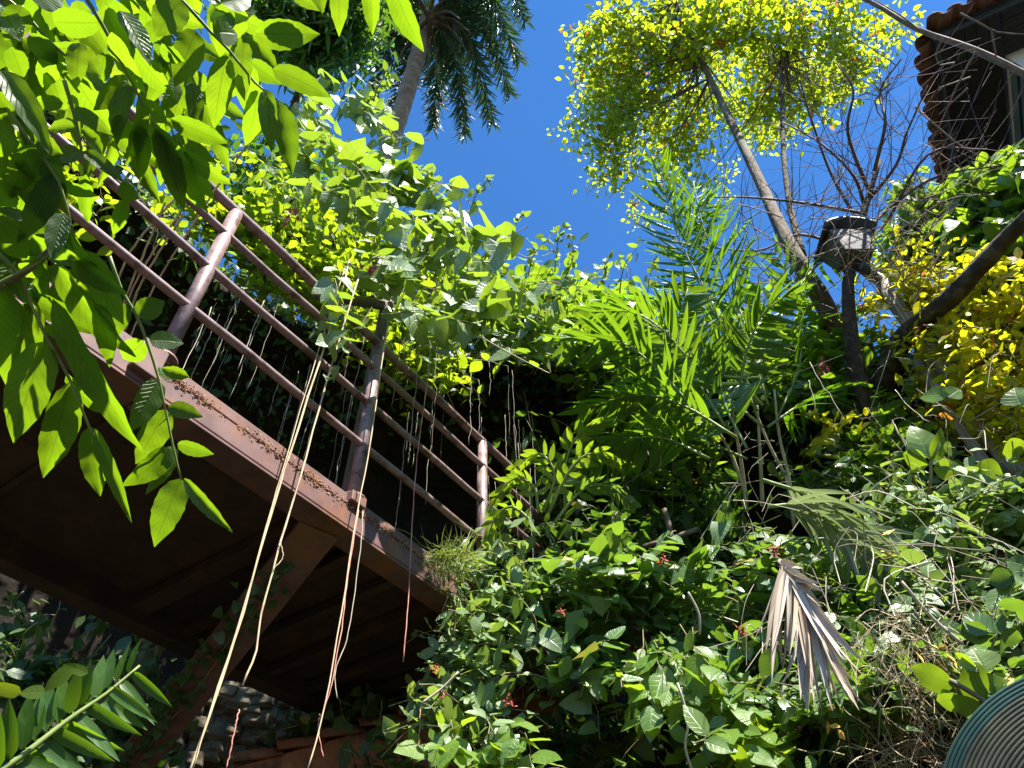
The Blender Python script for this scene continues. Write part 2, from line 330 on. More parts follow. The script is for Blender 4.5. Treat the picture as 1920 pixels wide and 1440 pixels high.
class Leaves:
    def __init__(s, kind, mat): s.kind, s.mat, s.L = kind, mat, []
    def add(s, p, axis, normal, ln, wd, var=None):
        if var is None: var = random.randrange(NV[s.kind])
        s.L.append((Vector(p), axis, normal, ln, wd, var))
    def parts(s, parent, items, name='leaf'):
        org = ORG.get(parent, Vector((0, 0, 0)))
        for p, ax, nm, ln, wd, var in items:
            x, y, z = basis(ax, nm); q = p - org
            o = bpy.data.objects.new(name, leaf_mesh(s.kind, var, s.mat))
            o.parent = parent
            o.matrix_basis = Matrix(((x.x * wd, y.x * ln, z.x * ln, q.x), (x.y * wd, y.y * ln, z.y * ln, q.y), (x.z * wd, y.z * ln, z.z * ln, q.z), (0, 0, 0, 1)))
            COL.objects.link(o)
    def merged(s, parent, items, name='foliage', label=None, cat=None, kind='stuff'):
        if not items: return None
        org = ORG.get(parent, Vector((0, 0, 0))) if parent else items[0][0].copy()
        VV = []; UU = []; FF = []; RR = []; k = 0
        by = {}
        for it in items: by.setdefault(it[5], []).append(it)
        for var, its in by.items():
            V, UV, Fc = TPL[s.kind][var]; n = len(its)
            X = np.zeros((n, 3)); Y = np.zeros((n, 3)); Z = np.zeros((n, 3)); Q = np.zeros((n, 3))
            for i, (p, ax, nm, ln, wd, _) in enumerate(its):
                x, y, z = basis(ax, nm); X[i] = x * wd; Y[i] = y * ln; Z[i] = z * ln; Q[i] = p - org
            W = V[None, :, 0:1] * X[:, None] + V[None, :, 1:2] * Y[:, None] + V[None, :, 2:3] * Z[:, None] + Q[:, None]
            VV.append(W.reshape(-1, 3)); RR.append(np.repeat(np.random.rand(n), len(V)))
            FF.append((Fc[None] + (np.arange(n) * len(V))[:, None, None] + k).reshape(-1, 4)); UU.append(np.tile(UV[Fc.ravel()], (n, 1)))
            k += n * len(V)
        VV = np.concatenate(VV); FF = np.concatenate(FF); UU = np.concatenate(UU); RR = np.concatenate(RR)
        me = bpy.data.meshes.new(name)
        me.vertices.add(len(VV)); me.vertices.foreach_set('co', VV.ravel())
        me.loops.add(FF.size); me.loops.foreach_set('vertex_index', FF.ravel().astype(np.int32))
        me.polygons.add(len(FF)); me.polygons.foreach_set('loop_start', np.arange(0, FF.size, 4, dtype=np.int32))
        me.polygons.foreach_set('loop_total', np.full(len(FF), 4, dtype=np.int32))
        me.update(calc_edges=True)
        me.polygons.foreach_set('use_smooth', np.ones(len(FF), dtype=bool))
        me.uv_layers.new(name='UVMap').data.foreach_set('uv', UU.ravel())
        me.attributes.new('rnd', 'FLOAT', 'POINT').data.foreach_set('value', RR.astype(np.float32))
        me.materials.append(s.mat)
        o = bpy.data.objects.new(name, me); COL.objects.link(o)
        if parent: o.parent = parent
        else: o.location = org
        ORG[o] = org
        return setp(o, label, cat, None, kind)
    def build(s, parent, nparts, name='leaf', rest='foliage'):
        """the leaves that show largest become parts, the rest one part of the thing"""
        it = sorted(s.L, key=lambda l: -l[3] / (l[0] - CAM).length)
        s.parts(parent, it[:nparts], name)
        s.merged(parent, it[nparts:], rest)

def inpoly(x, y, poly):
    c = False; j = len(poly) - 1
    for i in range(len(poly)):
        xi, yi = poly[i]; xj, yj = poly[j]
        if (yi > y) != (yj > y) and x < (xj - xi) * (y - yi) / (yj - yi) + xi: c = not c
        j = i
    return c
def pick(poly):
    x0 = min(p[0] for p in poly); x1 = max(p[0] for p in poly); y0 = min(p[1] for p in poly); y1 = max(p[1] for p in poly)
    while True:
        x, y = random.uniform(x0, x1), random.uniform(y0, y1)
        if inpoly(x, y, poly): return x, y
def rv(a=1.0): return Vector((random.gauss(0, a), random.gauss(0, a), random.gauss(0, a)))
UP = Vector((0, 0, 1))
def outward(p):
    h = Vector((CAM.x - p.x, CAM.y - p.y, 0)); h.normalize(); return h
def PH(u, v, r):
    """the point in that direction at horizontal distance r: keeps hanging things plumb"""
    d = ray(u, v); return CAM + d * (r / math.hypot(d.x, d.y))
LEAN = 0.12
def spot(poly, d0, d1, lump=150.0, seed=0.0, lean=True):
    u, v = pick(poly)
    k = 0.5 + 0.9 * noise.noise(Vector((u / lump, v / lump, seed))); k = min(1, max(0, 0.72 * k + 0.28 * random.random()))
    d = d0 + (d1 - d0) * k
    if not lean: return P(u, v, d)
    c = ray(sum(p[0] for p in poly) / len(poly), sum(p[1] for p in poly) / len(poly)); e = ray(u, v)
    hc = math.hypot(c.x, c.y); tc = c.z / hc; te = e.z / math.hypot(e.x, e.y)
    return PH(u, v, d * hc * (1 - LEAN * tc) / (1 - LEAN * te))

def sprigs(lv, stems, poly, n, d0, d1, L=0.35, nl=8, size=0.09, ratio=0.6, g_out=0.6, g_up=0.2, spread=0.6, droop=0.4, face=(0.5, 0.6, 0.45), sag=0.3, seed=0.0, opposite=False, srad=0.0025, ends=False):
    """leafy shoots starting inside a region of the bank and growing outwards"""
    for _ in range(n):
        tip = spot(poly, d0, d1, seed=seed)
        o = outward(tip)
        g = (o * g_out + UP * g_up + rv(spread)).normalized()
        Ls = L * random.uniform(0.6, 1.3)
        pts = [tip - g * Ls + UP * (0)]
        k = max(3, nl // (2 if opposite else 1))
        for i in range(1, k + 1):
            t = i / k; pts.append(tip - g * Ls * (1 - t) - UP * sag * Ls * t * t + rv(0.006))
        if stems is not None: stems.tube(pts, [srad * (1.2 - 0.8 * i / k) for i in range(k + 1)], 3, False)
        sd = g.cross(UP + rv(0.3)); sd = sd.normalized() if sd.length > 1e-4 else Vector((1, 0, 0))
        sg = 1
        for i in range(1, k + 1):
            t = i / k
            d = (pts[i] - pts[i - 1]).normalized()
            for q in ((1, -1) if opposite else (sg,)):
                ax = (d * 0.55 + sd * q * random.uniform(0.7, 1.1) - UP * droop * random.uniform(0.3, 1.4) + rv(0.22)).normalized()
                nm = o * face[0] + UP * face[1] + SUN * 0.2 + rv(face[2])
                s = size * random.uniform(0.5, 1.35) * (0.75 + 0.4 * math.sin(math.pi * min(1, t * 0.95)))
                lv.add(pts[i] + ax * size * 0.1, ax, nm, s, s * ratio * random.uniform(0.85, 1.15))
            sg = -sg
            if opposite: sd = (sd.cross(d) + rv(.2)).normalized() if i % 2 else sd
        if ends:
            ax = (g - UP * droop * 0.6 + rv(0.2)).normalized(); lv.add(pts[-1], ax, o * face[0] + UP * face[1] + rv(face[2]), size, size * ratio)

# ================================================================== the setting
g = MB(); R_ = 400
g.quad((-R_, -R_, 0), (R_, -R_, 0), (R_, R_, 0), (-R_, R_, 0))
g.build('ground', M['ground'], kind='structure', org=Vector((0, 0, 0)))

BANK = [(-130, 7, 7.5, 7.5, 40), (-100, 5.6, 6, 5.6, 50), (-75, 4.4, 4.8, 4.0, 58), (-60, 4.2, 4.8, 3.9, 58), (-48, 4.3, 5.0, 4.0, 56), (-35, 4.8, 5.6, 4.2, 54), (-24, 5.0, 6.0, 4.4, 53), (-11, 4.8, 6.2, 4.4, 53),
        (3, 3.9, 6.2, 4.3, 53), (17, 3.5, 5.6, 4.2, 51), (28, 3.4, 5.0, 4.2, 48), (38, 3.5, 4.8, 4.3, 45), (46, 3.6, 4.8, 4.4, 45), (57, 3.9, 4.8, 4.6, 46), (72, 4.4, 5.2, 5, 46), (100, 6, 6.5, 6.3, 42), (130, 7, 8, 8, 38)]
def bank_at(az):
    for a, b in zip(BANK, BANK[1:]):
        if a[0] <= az <= b[0]:
            t = (az - a[0]) / (b[0] - a[0]); return [x + (y - x) * t for x, y in zip(a, b)]
    return BANK[-1]
def bank_pt(az, t, rough=True):
    """earth bank: a foot, a planted shoulder, a hollow behind it and an overhanging lip"""
    _, rb, rh, rl, el = bank_at(az); zl = rl * math.tan(RAD(el))
    pr = [(0, rb, -1.7), (0.3, rb + 0.1, 1.5), (0.42, rb + 0.35, 2.3), (0.52, rh, 2.7), (0.8, rh - 0.25, zl - 0.9), (0.88, rl + 0.5, zl - 0.45), (0.94, rl, zl - 0.3), (1.0, rl + 0.15, zl)]  # hollow and lip shaped so the overhang keeps the back wall in shade
    for a, b in zip(pr, pr[1:]):
        if t <= b[0]: break
    q = min(1, max(0, (t - a[0]) / (b[0] - a[0]))); r = a[1] + (b[1] - a[1]) * q; z = a[2] + (b[2] - a[2]) * q
    if rough: r += 0.22 * noise.noise(Vector((az * 0.09, t * 7, 1.3))) + 0.1 * noise.noise(Vector((az * 0.3, t * 20, 4.3)))
    return CAM + Vector((r * math.sin(RAD(az)), r * math.cos(RAD(az)), z))
b = MB(); na, ntt = 150, 60
for i in range(na + 1):
    az = -128 + 256 * i / na
    for j in range(ntt + 1): b.v.append(bank_pt(az, j / ntt))
    for k, dr in enumerate((1.2, 6, 30)):       # the plateau behind the bank's lip
        p = bank_pt(az, 1, False); h = Vector((p.x, p.y, 0)).normalized(); b.v.append(p + h * dr + UP * (0.1 + 0.02 * dr))
st = ntt + 4
for i in range(na):
    for j in range(st - 1): b.f.append((i * st + j, i * st + j + 1, (i + 1) * st + j + 1, (i + 1) * st + j))
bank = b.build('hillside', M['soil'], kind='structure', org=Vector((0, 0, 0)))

# ================================================================== steel walkway and its railing
AZ = RAD(31.79); DH = Vector((math.sin(AZ), math.cos(AZ), 0)); SLOPE = 0.0638
DD = DH + UP * SLOPE; NI = Vector((-math.cos(AZ), math.sin(AZ), 0))
B0 = CAM + Vector((-1.1753, 1.5989, 2.0533))
DU = DD.normalized(); TN = DU.cross(NI) * -1
if TN.z < 0: TN = -TN
def W(s, n, z): return B0 + DD * s + NI * n + UP * z
walk = mk('steel_walkway', W(0, 0.6, 0), 'raised steel walkway with rusty brown rim seen from below', 'walkway')
def beam(name, s0, s1, n0, n1, z0, z1, mat, bevel=0.004, parent=None, **kw):
    c = W((s0 + s1) / 2, (n0 + n1) / 2, (z0 + z1) / 2)
    return MB().box(c, DD * ((s1 - s0) / 2), NI * ((n1 - n0) / 2), UP * ((z1 - z0) / 2)).build(name, mat, parent or walk, smooth=False, bevel=bevel, **kw)
S0, S1 = -3.2, 4.2
rim = beam('rim_beam', 0.0, S1, -0.025, 0.03, -0.155, -0.062, M['paint'])
rim2 = beam('rim_beam', S0, -0.004, -0.022, 0.03, -0.155, -0.062, M['paint'])
beam('rim_flange', 0.0, S1, -0.025, 0.09, -0.17, -0.1585, M['paint'], 0.002)
beam('rim_flange', S0, -0.004, -0.022, 0.09, -0.17, -0.1585, M['paint'], 0.002)
beam('kerb_channel', 0.0, S1, -0.019, 0.06, -0.05, 0.0, M['paint'])
beam('kerb_channel', S0, -0.004, -0.016, 0.06, -0.05, 0.0, M['paint'])
# flaking rust squeezed out of the seam between rim and kerb
m = MB()
for i in range(3600):
    s = random.uniform(-0.2, 2.2); a = noise.noise(Vector((s * 5, 0, 0)))
    if random.random() > 0.55 + a: continue
    c = W(s, -0.024 - random.uniform(0, 0.008), -0.056 + random.gauss(0, 0.011)); r = random.uniform(0.0008, 0.003)
    m.box(c, (DU + rv(.3)).normalized() * r * 1.6, (NI + rv(.4)).normalized() * r * 0.6, (UP + rv(.4)).normalized() * r * 0.7)
m.build('rust_flake', M['rust'], walk, smooth=False, kind='stuff')
# seam filler
beam('seam', S0, S1, -0.012, 0.05, -0.062, -0.05, M['rust'], 0)
# inner edge beam
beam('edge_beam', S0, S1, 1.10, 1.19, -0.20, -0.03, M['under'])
# deck plates between the joists, each its own sheet, joints open below
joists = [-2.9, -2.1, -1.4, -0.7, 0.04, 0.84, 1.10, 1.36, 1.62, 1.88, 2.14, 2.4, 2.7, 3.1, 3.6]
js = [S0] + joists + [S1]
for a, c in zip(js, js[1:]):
    beam('deck_plate_or_cover', a + 0.005, c - 0.005, 0.063, 0.57, -0.092 + random.uniform(-.004, .004), -0.08, M['under'], 0.001)
    beam('deck_plate_or_cover', a + 0.005, c - 0.005, 0.577, 1.098, -0.090 + random.uniform(-.004, .004), -0.078, M['under'], 0.001)
beam('deck_plate_or_cover', S0, S1, 0.56, 0.59, -0.076, -0.07, M['under'], 0)  # added cover strip above the long joint, blocks sunlight leaking through
for s in joists: beam('deck_plate_or_cover', s - 0.02, s + 0.02, 0.062, 1.098, -0.0765, -0.0715, M['under'], 0)  # added cover strips above the cross joints, block leaking light too
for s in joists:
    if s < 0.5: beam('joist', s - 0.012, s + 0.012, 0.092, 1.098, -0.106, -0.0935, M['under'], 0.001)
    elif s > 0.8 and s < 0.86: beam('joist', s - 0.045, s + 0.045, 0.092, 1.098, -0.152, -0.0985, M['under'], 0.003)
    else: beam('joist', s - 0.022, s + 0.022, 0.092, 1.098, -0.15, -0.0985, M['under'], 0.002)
# corner bracket by the first post
beam('bracket', -0.10, -0.006, -0.05, 0.02, -0.13, 0.004, M['paint'])
beam('bracket', 0.90, 0.985, -0.05, 0.0, -0.045, 0.006, M['paint'])
# the raking brace carrying the joist
pa, pb = W(0.86, 0.06, -0.172), P(150, 1560, 4.5)
bd = (pb - pa); bl = bd.length; bd.normalize(); bx = bd.cross(UP).normalized(); by = bx.cross(bd)
MB().box((pa + pb) / 2, bd * (bl / 2), bx * 0.085, by * 0.011).box((pa + pb) / 2 + by * 0.05, bd * (bl / 2), bx * 0.009, by * 0.038).build('brace', M['paint'], walk, smooth=False, bevel=0.002)
brace_line = (pa, pb, bx, by)

rl = mk('pipe_railing', W(0, 0, 0), 'brown painted pipe railing with four rails along the walkway edge', 'railing')
posts = [-1.93, -0.965, 0.0, 0.954, 1.874, 2.8, 3.75]
HR = 1.05
for s in posts:
    MB().tube([W(s, 0.0, -0.01), W(s, 0, HR - 0.02)], 0.029, 18).build('post', M['rail'], rl)
    MB().tube([W(s, 0.0, 0.001), W(s, 0, 0.012)], 0.052, 16).build('base_plate', M['paint'], rl)
for h, r in ((HR, 0.0225), (0.84, 0.017), (0.58, 0.017), (0.31, 0.017)):
    pts = [W(S0 + (S1 - S0) * i / 30, 0.0 if h == HR else -0.012, h) + rv(0.0015) for i in range(31)]
    MB().tube(pts, r, 14).build('rail', M['rail'], rl)

# ================================================================== retaining masonry under the walkway
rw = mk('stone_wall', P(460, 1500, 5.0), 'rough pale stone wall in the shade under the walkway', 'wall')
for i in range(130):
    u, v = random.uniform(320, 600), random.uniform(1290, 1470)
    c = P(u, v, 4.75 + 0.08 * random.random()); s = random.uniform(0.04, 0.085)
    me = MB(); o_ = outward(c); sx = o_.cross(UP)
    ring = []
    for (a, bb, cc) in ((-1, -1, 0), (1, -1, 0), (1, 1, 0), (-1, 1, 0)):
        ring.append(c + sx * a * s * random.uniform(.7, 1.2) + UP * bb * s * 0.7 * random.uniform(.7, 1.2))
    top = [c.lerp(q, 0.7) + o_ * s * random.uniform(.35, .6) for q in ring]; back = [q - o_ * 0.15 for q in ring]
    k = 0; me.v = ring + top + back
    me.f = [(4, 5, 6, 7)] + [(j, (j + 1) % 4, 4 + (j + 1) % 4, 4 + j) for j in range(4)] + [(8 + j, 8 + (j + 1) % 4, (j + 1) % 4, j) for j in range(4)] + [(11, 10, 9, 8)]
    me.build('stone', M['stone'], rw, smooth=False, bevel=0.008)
yp = mk('painted_post', P(255, 1500, 4.9), 'short flaking ochre painted post behind the raking brace', 'post')
q0 = P(285, 1215, 5.15)
MB().tube([q0, q0 - UP * 3.0], [0.06, 0.062], 14).build('shaft', M['yellowpaint'], yp)
MB().tube([q0 + UP * 0.045, q0 + UP * 0.002], [0.072, 0.072], 14).build('cap', M['yellowpaint'], yp)

# clay tile coping running down behind the shrubs
cw = mk('clay_wall', P(820, 1500, 4.6), 'terracotta wall with half-round coping tiles below the walkway', 'wall')
ca_, cb_ = P(440, 1444, 4.4), P(1230, 1220, 5.0)
ca_.z -= 0; cd_ = cb_ - ca_; cl = cd_.length; cu = cd_.normalized(); cn = cu.cross(UP).normalized(); cz = cn.cross(cu)
if cz.z < 0: cz = -cz
MB().box((ca_ + cb_) / 2 - UP * 0.62, cd_ / 2, cn * 0.11, UP * 0.58).build('masonry', M['clay'], cw, smooth=False)
nt_ = 12
for i in range(nt_):
    m = MB(); p0 = ca_ + cd_ * (i / nt_); p1 = ca_ + cd_ * ((i + 1.12) / nt_); ns = 8
    for (pp, rr, dz) in ((p0, 0.16, 0.018), (p1, 0.135, 0.0)):
        for th in (0, 0.018):
            for j in range(ns + 1):
                a = math.pi * j / ns; m.v.append(pp + cn * math.cos(a) * (rr - th) + cz * (math.sin(a) * (rr - th) * 0.62 + dz - 0.05))
    k = ns + 1
    for j in range(ns):
        m.f += [(j, j + 1, 2 * k + j + 1, 2 * k + j), (k + j + 1, k + j, 3 * k + j, 3 * k + j + 1), (j + 1, j, k + j, k + j + 1), (2 * k + j, 2 * k + j + 1, 3 * k + j + 1, 3 * k + j)]
    m.build('coping_tile', M['clay'], cw)

# ================================================================== house corner with tiled eaves
HC = P(1742, 62, 10.0); e1 = atz(1779, 325, HC.z) - HC; e1.normalize(); e2 = Vector((e1.y, -e1.x, 0))
if e2.x < 0: e2 = -e2
hs = mk('house', HC + (e1 + e2) * 2 - UP * 6, 'house corner with dark boarded eaves and clay tile roof at upper right', 'house')
PT = math.tan(RAD(24))
def H(a, b_, z): return HC + e1 * a + e2 * b_ + UP * z
roof = MB()
roof.quad(H(0, 0, -0.02), H(7, 0, -0.02), H(7 - 0, 3.2, 3.2 * PT - 0.02), H(3.2, 3.2, 3.2 * PT - 0.02)).quad(H(0, 0, -0.021), H(3.2, 3.2, 3.2 * PT - 0.021), H(3.2, 7, 3.2 * PT - 0.021), H(0, 7, -0.021))
roof = roof.build('roof', M['fascia'], hs, smooth=False)
def tile_obj(p, run, across, nrm, r0, r1, conv=True):
    m = MB(); ns = 6; k = ns + 1
    for (pp, rr) in ((p, r0), (p + run, r1)):
        for th in (0, 0.016):
            for j in range(ns + 1):
                a = math.pi * j / ns; m.v.append(pp + across * math.cos(a) * (rr - th) + nrm * (math.sin(a) * (rr - th) * (0.75 if conv else -0.6)))
    for j in range(ns):
        m.f += [(j, j + 1, 2 * k + j + 1, 2 * k + j), (k + j + 1, k + j, 3 * k + j, 3 * k + j + 1), (j + 1, j, k + j, k + j + 1), (2 * k + j, 2 * k + j + 1, 3 * k + j + 1, 3 * k + j)]
    return m.build('roof_tile', M['roof'], roof, org=ORG[hs])
for (ea, eb) in ((e1, e2), (e2, e1)):
    sl_ = (eb + UP * PT).normalized(); nr = ea.cross(sl_); nr = nr if nr.z > 0 else -nr
    for i in range(24):
        a = 0.08 + i * 0.2
        for j in range(3):
            off = a - 0.0
            if j * 0.4 > off + 0.25: continue
            jit = random.uniform(-0.025, 0.025)
            p = HC + ea * (a + jit * .3) + sl_ * (-0.12 + j * 0.4 + jit) + nr * (0.045 + j * 0.006)
            tile_obj(p, sl_ * 0.46, ea, nr, 0.085, 0.07)
            if j == 0:
                tile_obj(p + ea * 0.1 - nr * 0.0 - sl_ * 0.03, sl_ * 0.46, ea, nr, 0.07, 0.085, False)
def hbox(name, a0, a1, b0, b1, z0, z1, mat, parent=None, bevel=0.0):
    return MB().box(H((a0 + a1) / 2, (b0 + b1) / 2, (z0 + z1) / 2), e1 * ((a1 - a0) / 2), e2 * ((b1 - b0) / 2), UP * ((z1 - z0) / 2)).build(name, mat, parent or hs, smooth=False, bevel=bevel)
hbox('fascia', 0.06, 7, 0.03, 0.06, -0.16, -0.03, M['fascia']); hbox('fascia', 0.03, 0.06, 0.0, 7, -0.16, -0.03, M['fascia'])
for k in range(5): hbox('soffit_board', 0.065, 7, 0.065 + k * 0.115, 0.172 + k * 0.115, -0.115, -0.098, M['fascia'], bevel=0.003)
for k in range(4): hbox('soffit_board', 0.065 + k * 0.115, 0.172 + k * 0.115, 0.66, 7, -0.113, -0.098, M['fascia'], bevel=0.003)
hbox('wall', 0.56, 6.6, 0.66, 6.6, -6, -0.12, M['plaster'])
hbox('shade_panel', 0.62, 6.5, 0.635, 0.658, -3.4, -0.45, M['shade_and_band'])  # shade on the wall below the eave, built as a dark green-grey sheet
hbox('band', 0.57, 6.5, 0.61, 0.658, -0.44, -0.30, M['shade_and_band'])

# ================================================================== weathered pole with capped box
pp_ = P(1652, 530, 5.6)
pole = mk('wooden_pole', Vector((pp_.x, pp_.y, 2.4)), 'weathered grey wooden pole rising through the yellow shrub', 'pole')
pts = [Vector((pp_.x, pp_.y, z)) + rv(0.004) for z in np.linspace(2.4, pp_.z, 14)]
MB().tube(pts, [0.055 - 0.01 * i / 13 for i in range(14)], 12, wob=0.1).build('shaft', M['wood'], pole)
MB().tube([p + Vector((-0.09, 0.03, 0)) for p in pts[:11]], 0.03, 8, wob=0.1).build('batten', M['wood'], pole)
bxo = mk('capped_box', pp_, 'grey sheet metal box with dark curved cap on top of the wooden pole', 'box')
c0 = P(1592, 470, 5.57); rx = (CR * 1.0); rx.z = 0; rx.normalize(); ry = Vector((-rx.y, rx.x, 0))
m = MB()
for (hw, dz) in ((0.095, -0.13), (0.135, 0.08)):
    for (i, j) in ((-1, -1), (1, -1), (1, 1), (-1, 1)): m.v.append(c0 + rx * i * hw + ry * j * hw * 0.9 + UP * dz)
m.f = [(0, 1, 5, 4), (1, 2, 6, 5), (2, 3, 7, 6), (3, 0, 4, 7), (3, 2, 1, 0), (4, 5, 6, 7)]
m.build('body', M['zinc'], bxo, smooth=False, bevel=0.01)
m = MB(); ns = 10
for yy in (-0.16, 0.16):
    for th in (0, 0.02):
        for j in range(ns + 1):
            a = math.pi * (0.12 + 0.76 * j / ns); m.v.append(c0 + rx * math.cos(a) * (0.19 - th) + ry * yy + UP * (0.04 + math.sin(a) * (0.13 - th)))
k = ns + 1
for j in range(ns): m.f += [(j, j + 1, 2 * k + j + 1, 2 * k + j), (k + j + 1, k + j, 3 * k + j, 3 * k + j + 1), (j + 1, j, k + j, k + j + 1), (2 * k + j, 2 * k + j + 1, 3 * k + j + 1, 3 * k + j)]
m.f += [(0, 2 * k, 3 * k, k), (ns, k + ns, 3 * k + ns, 2 * k + ns)]
m.build('cap', M['darkmetal'], bxo)
MB().tube([pp_ + UP * 0.01, c0 - UP * 0.19], 0.035, 8).build('neck', M['darkmetal'], bxo)

# ================================================================== timber arbour above the railing
ab = mk('timber_arbour', W(0.954, 0.05, 0), 'old timber upright and raking strut holding the heart-leaved vine', 'arbour')
a0 = W(0.985, 0.075, -0.05); a1 = P(752, 430, 5.0); a1 = Vector((a0.x + 0.03, a0.y + 0.05, a0.z + 2.0))
MB().tube([a0, a0.lerp(a1, .5), a1], 0.034, 10, wob=0.06).build('upright', M['timber'], ab)
MB().tube([P(596, 552, 3.95), a0.lerp(a1, 0.8)], 0.03, 8, wob=0.06).build('strut', M['timber'], ab)

# ================================================================== ribbed disc in the lower right corner
dc = P(2160, 1602, 1.9); dn = (CAM - dc).normalized() + UP * 0.2; dn.normalize()
disc = mk('ribbed_disc', dc, 'curved green ribbed disc edge poking in at the bottom right corner', 'disc')
dx = dn.cross(UP).normalized(); dy = dx.cross(dn)
def ringmesh(r0, r1, z0, z1, n=90):
    m = MB()
    for i in range(n):
        a = 2 * math.pi * i / n; d = dx * math.cos(a) + dy * math.sin(a)
        for (r, z) in ((r0, z0), ((r0 + r1) / 2, (z0 + z1) / 2 + 0.0028), (r1, z1), (r1, z1 - 0.012), (r0, z0 - 0.012)): m.v.append(dc + d * r + dn * z)
    for i in range(n):
        j = (i + 1) % n
        for q in range(5): m.f.append((i * 5 + q, i * 5 + (q + 1) % 5, j * 5 + (q + 1) % 5, j * 5 + q))
    return m
RO = 0.335
for k in range(34):
    r1 = RO - k * 0.009; r0 = r1 - 0.0085
    zf = lambda r: (1 - (r / RO) ** 2) * 0.07
    ringmesh(r0, r1, zf(r0), zf(r1)).build('rib', M['teal'] if k < 4 else M['olive'], disc)
ringmesh(0.0, RO - 34 * 0.009, 0.07, 0.06).build('hub', M['olive'], disc)

# ================================================================== tall palm behind
def frond_leaves(lv, pts, n, ln, wd, ang=0.9, droop=0.5, t0=0.12, both=True, taper=True, nrm=None, jit=0.12, vee=0.0):
    m_ = len(pts) - 1
    for i in range(n):
        t = t0 + (1 - t0) * (i + 0.5) / n
        f_ = t * m_; k = min(int(f_), m_ - 1); p = pts[k].lerp(pts[k + 1], f_ - k); d = (pts[k + 1] - pts[k]).normalized()
        up = nrm if nrm is not None else UP
        sd = d.cross(up)
        if sd.length < 1e-4: sd = d.orthogonal()
        sd.normalize(); upn = sd.cross(d)
        pr = (0.55 + 0.45 * math.sin(math.pi * min(1, t * 0.9 + 0.12))) if taper else 1
        for q in (1, -1):
            a = ang * (1 - 0.45 * t) + random.gauss(0, jit)
            ax = (d * math.cos(a) + sd * q * math.sin(a) + upn * vee - UP * droop * random.uniform(.6, 1.3) + rv(jit * .6)).normalized()
            nm = upn + sd * q * random.gauss(0, 0.3) + rv(0.15)
            l = ln * pr * random.uniform(0.85, 1.12)
            lv.add(p, ax, nm, l, wd * random.uniform(0.85, 1.15))
hub = P(806, 22, 17.6)
foot = P(640, 505, 15.5)
palm = mk('palm_tree', Vector((foot.x, foot.y, 6)), 'tall palm with pale slender trunk and drooping fronds against the sky', 'palm tree')
tp = spline([Vector((foot.x - 0.6, foot.y + 0.3, 6)), foot, P(690, 380, 16.1), P(742, 240, 16.6), P(776, 130, 17.0), hub], 40)
MB().tube(tp, [0.2 - 0.05 * (i / len(tp)) + (0.012 if i % 2 else 0) for i in range(len(tp))], 14).build('trunk', M['palm_bark'], palm)
fr = [((900, -25), (974, 115), 17.2), ((885, 25), (958, 175), 17.4), ((872, 70), (922, 232), 17.0), ((850, 110), (872, 252), 17.6), ((818, 125), (812, 240), 18.4), ((772, 105), (728, 238), 18.2),
      ((742, 62), (690, 205), 17.8), ((725, 10), (655, 125), 17.5), ((850, -90), (950, -90), 18), ((740, -90), (650, -60), 18), ((930, -60), (985, 40), 18.4), ((800, -120), (820, -230), 18.4), ((880, 10), (930, 90), 19.0), ((745, 30), (700, 110), 19.0)]
for (mu, mv), (eu, ev), dd in fr:
    pts = spline([hub, P(mu, mv, dd), P(eu, ev, dd - 0.3)], 16)
    pts = [p + UP * 0.25 * math.sin(math.pi * i / 16) for i, p in enumerate(pts)]
    rach = MB().tube(pts, [0.045 - 0.037 * i / 16 for i in range(len(pts))], 5).build('frond', M['stalk'], palm)
    lv = Leaves('lance', M['l_royal'])
    for rep in range(2): frond_leaves(lv, pts, 62, 0.62, 0.036, 1.05, 0.42, 0.1, jit=0.2, vee=0.3 - 0.5 * rep)
    lv.merged(rach, lv.L, 'leaflets')
m = MB()
for i in range(10):
    a = rv(1); a.z = -abs(a.z) * 0.4; a.normalize(); q = hub - UP * 0.5
    m.tube(spline([q, q + a * 0.5 + UP * 0.1, q + a * 0.9 - UP * 0.8], 8), [0.05, 0.045, 0.04, 0.035, 0.03, 0.025, 0.02, 0.015, 0.01], 5)
m.build('dry_sheath', M['bark'], palm)

# ================================================================== far trees behind the vine
def simple_tree(name, label, base, poly, d0, d1, n, kind, mat, size, ratio, trunk=0.12, group=None, hang=0.5):
    t = mk(name, base, label, 'tree', group)
    lv = Leaves(kind, mat); st_ = MB()
    u = sum(p[0] for p in poly) / len(poly); v = sum(p[1] for p in poly) / len(poly)
    top = P(u, v, (d0 + d1) / 2)
    tr = spline([base, base.lerp(top, 0.5) + rv(0.3), top], 10)
    MB().tube(tr, [trunk * (1 - 0.7 * i / 10) for i in range(len(tr))], 8).build('trunk', M['bark'], t)
    for _ in range(n):
        c = spot(poly, d0, d1, 90, lean=False)
        st_.tube([top.lerp(c, 0.55) - UP * 0.3, c], [0.012, 0.005], 3, False) if random.random() < 0.35 else None
        for k in range(12):
            q = c + rv(0.24); ax = (rv(0.7) - UP * hang).normalized(); lv.add(q, ax, UP * 0.7 + rv(0.6), size * random.uniform(.7, 1.2), size * ratio)
    st_.build('branches', M['bark'], t, kind='stuff')
    lv.merged(t, lv.L, 'crown'); return t
simple_tree('feathery_tree', 'dark feathery tree behind the palm at the top', P(560, 520, 12), [(430, 0), (690, -30), (680, 50), (650, 100), (620, 120), (580, 120), (520, 60)], 11, 13.5, 480, 'lance', M['l_far'], 0.26, 0.18, hang=0.7)
simple_tree('backdrop_tree', 'lime green tree filling the gap behind the vine mound', P(760, 700, 8.4), [(480, 330), (560, 380), (700, 440), (830, 500), (920, 560), (900, 640), (760, 640), (620, 590), (500, 480)], 7.4, 8.4, 330, 'small', M['l_lime'], 0.12, 0.55)
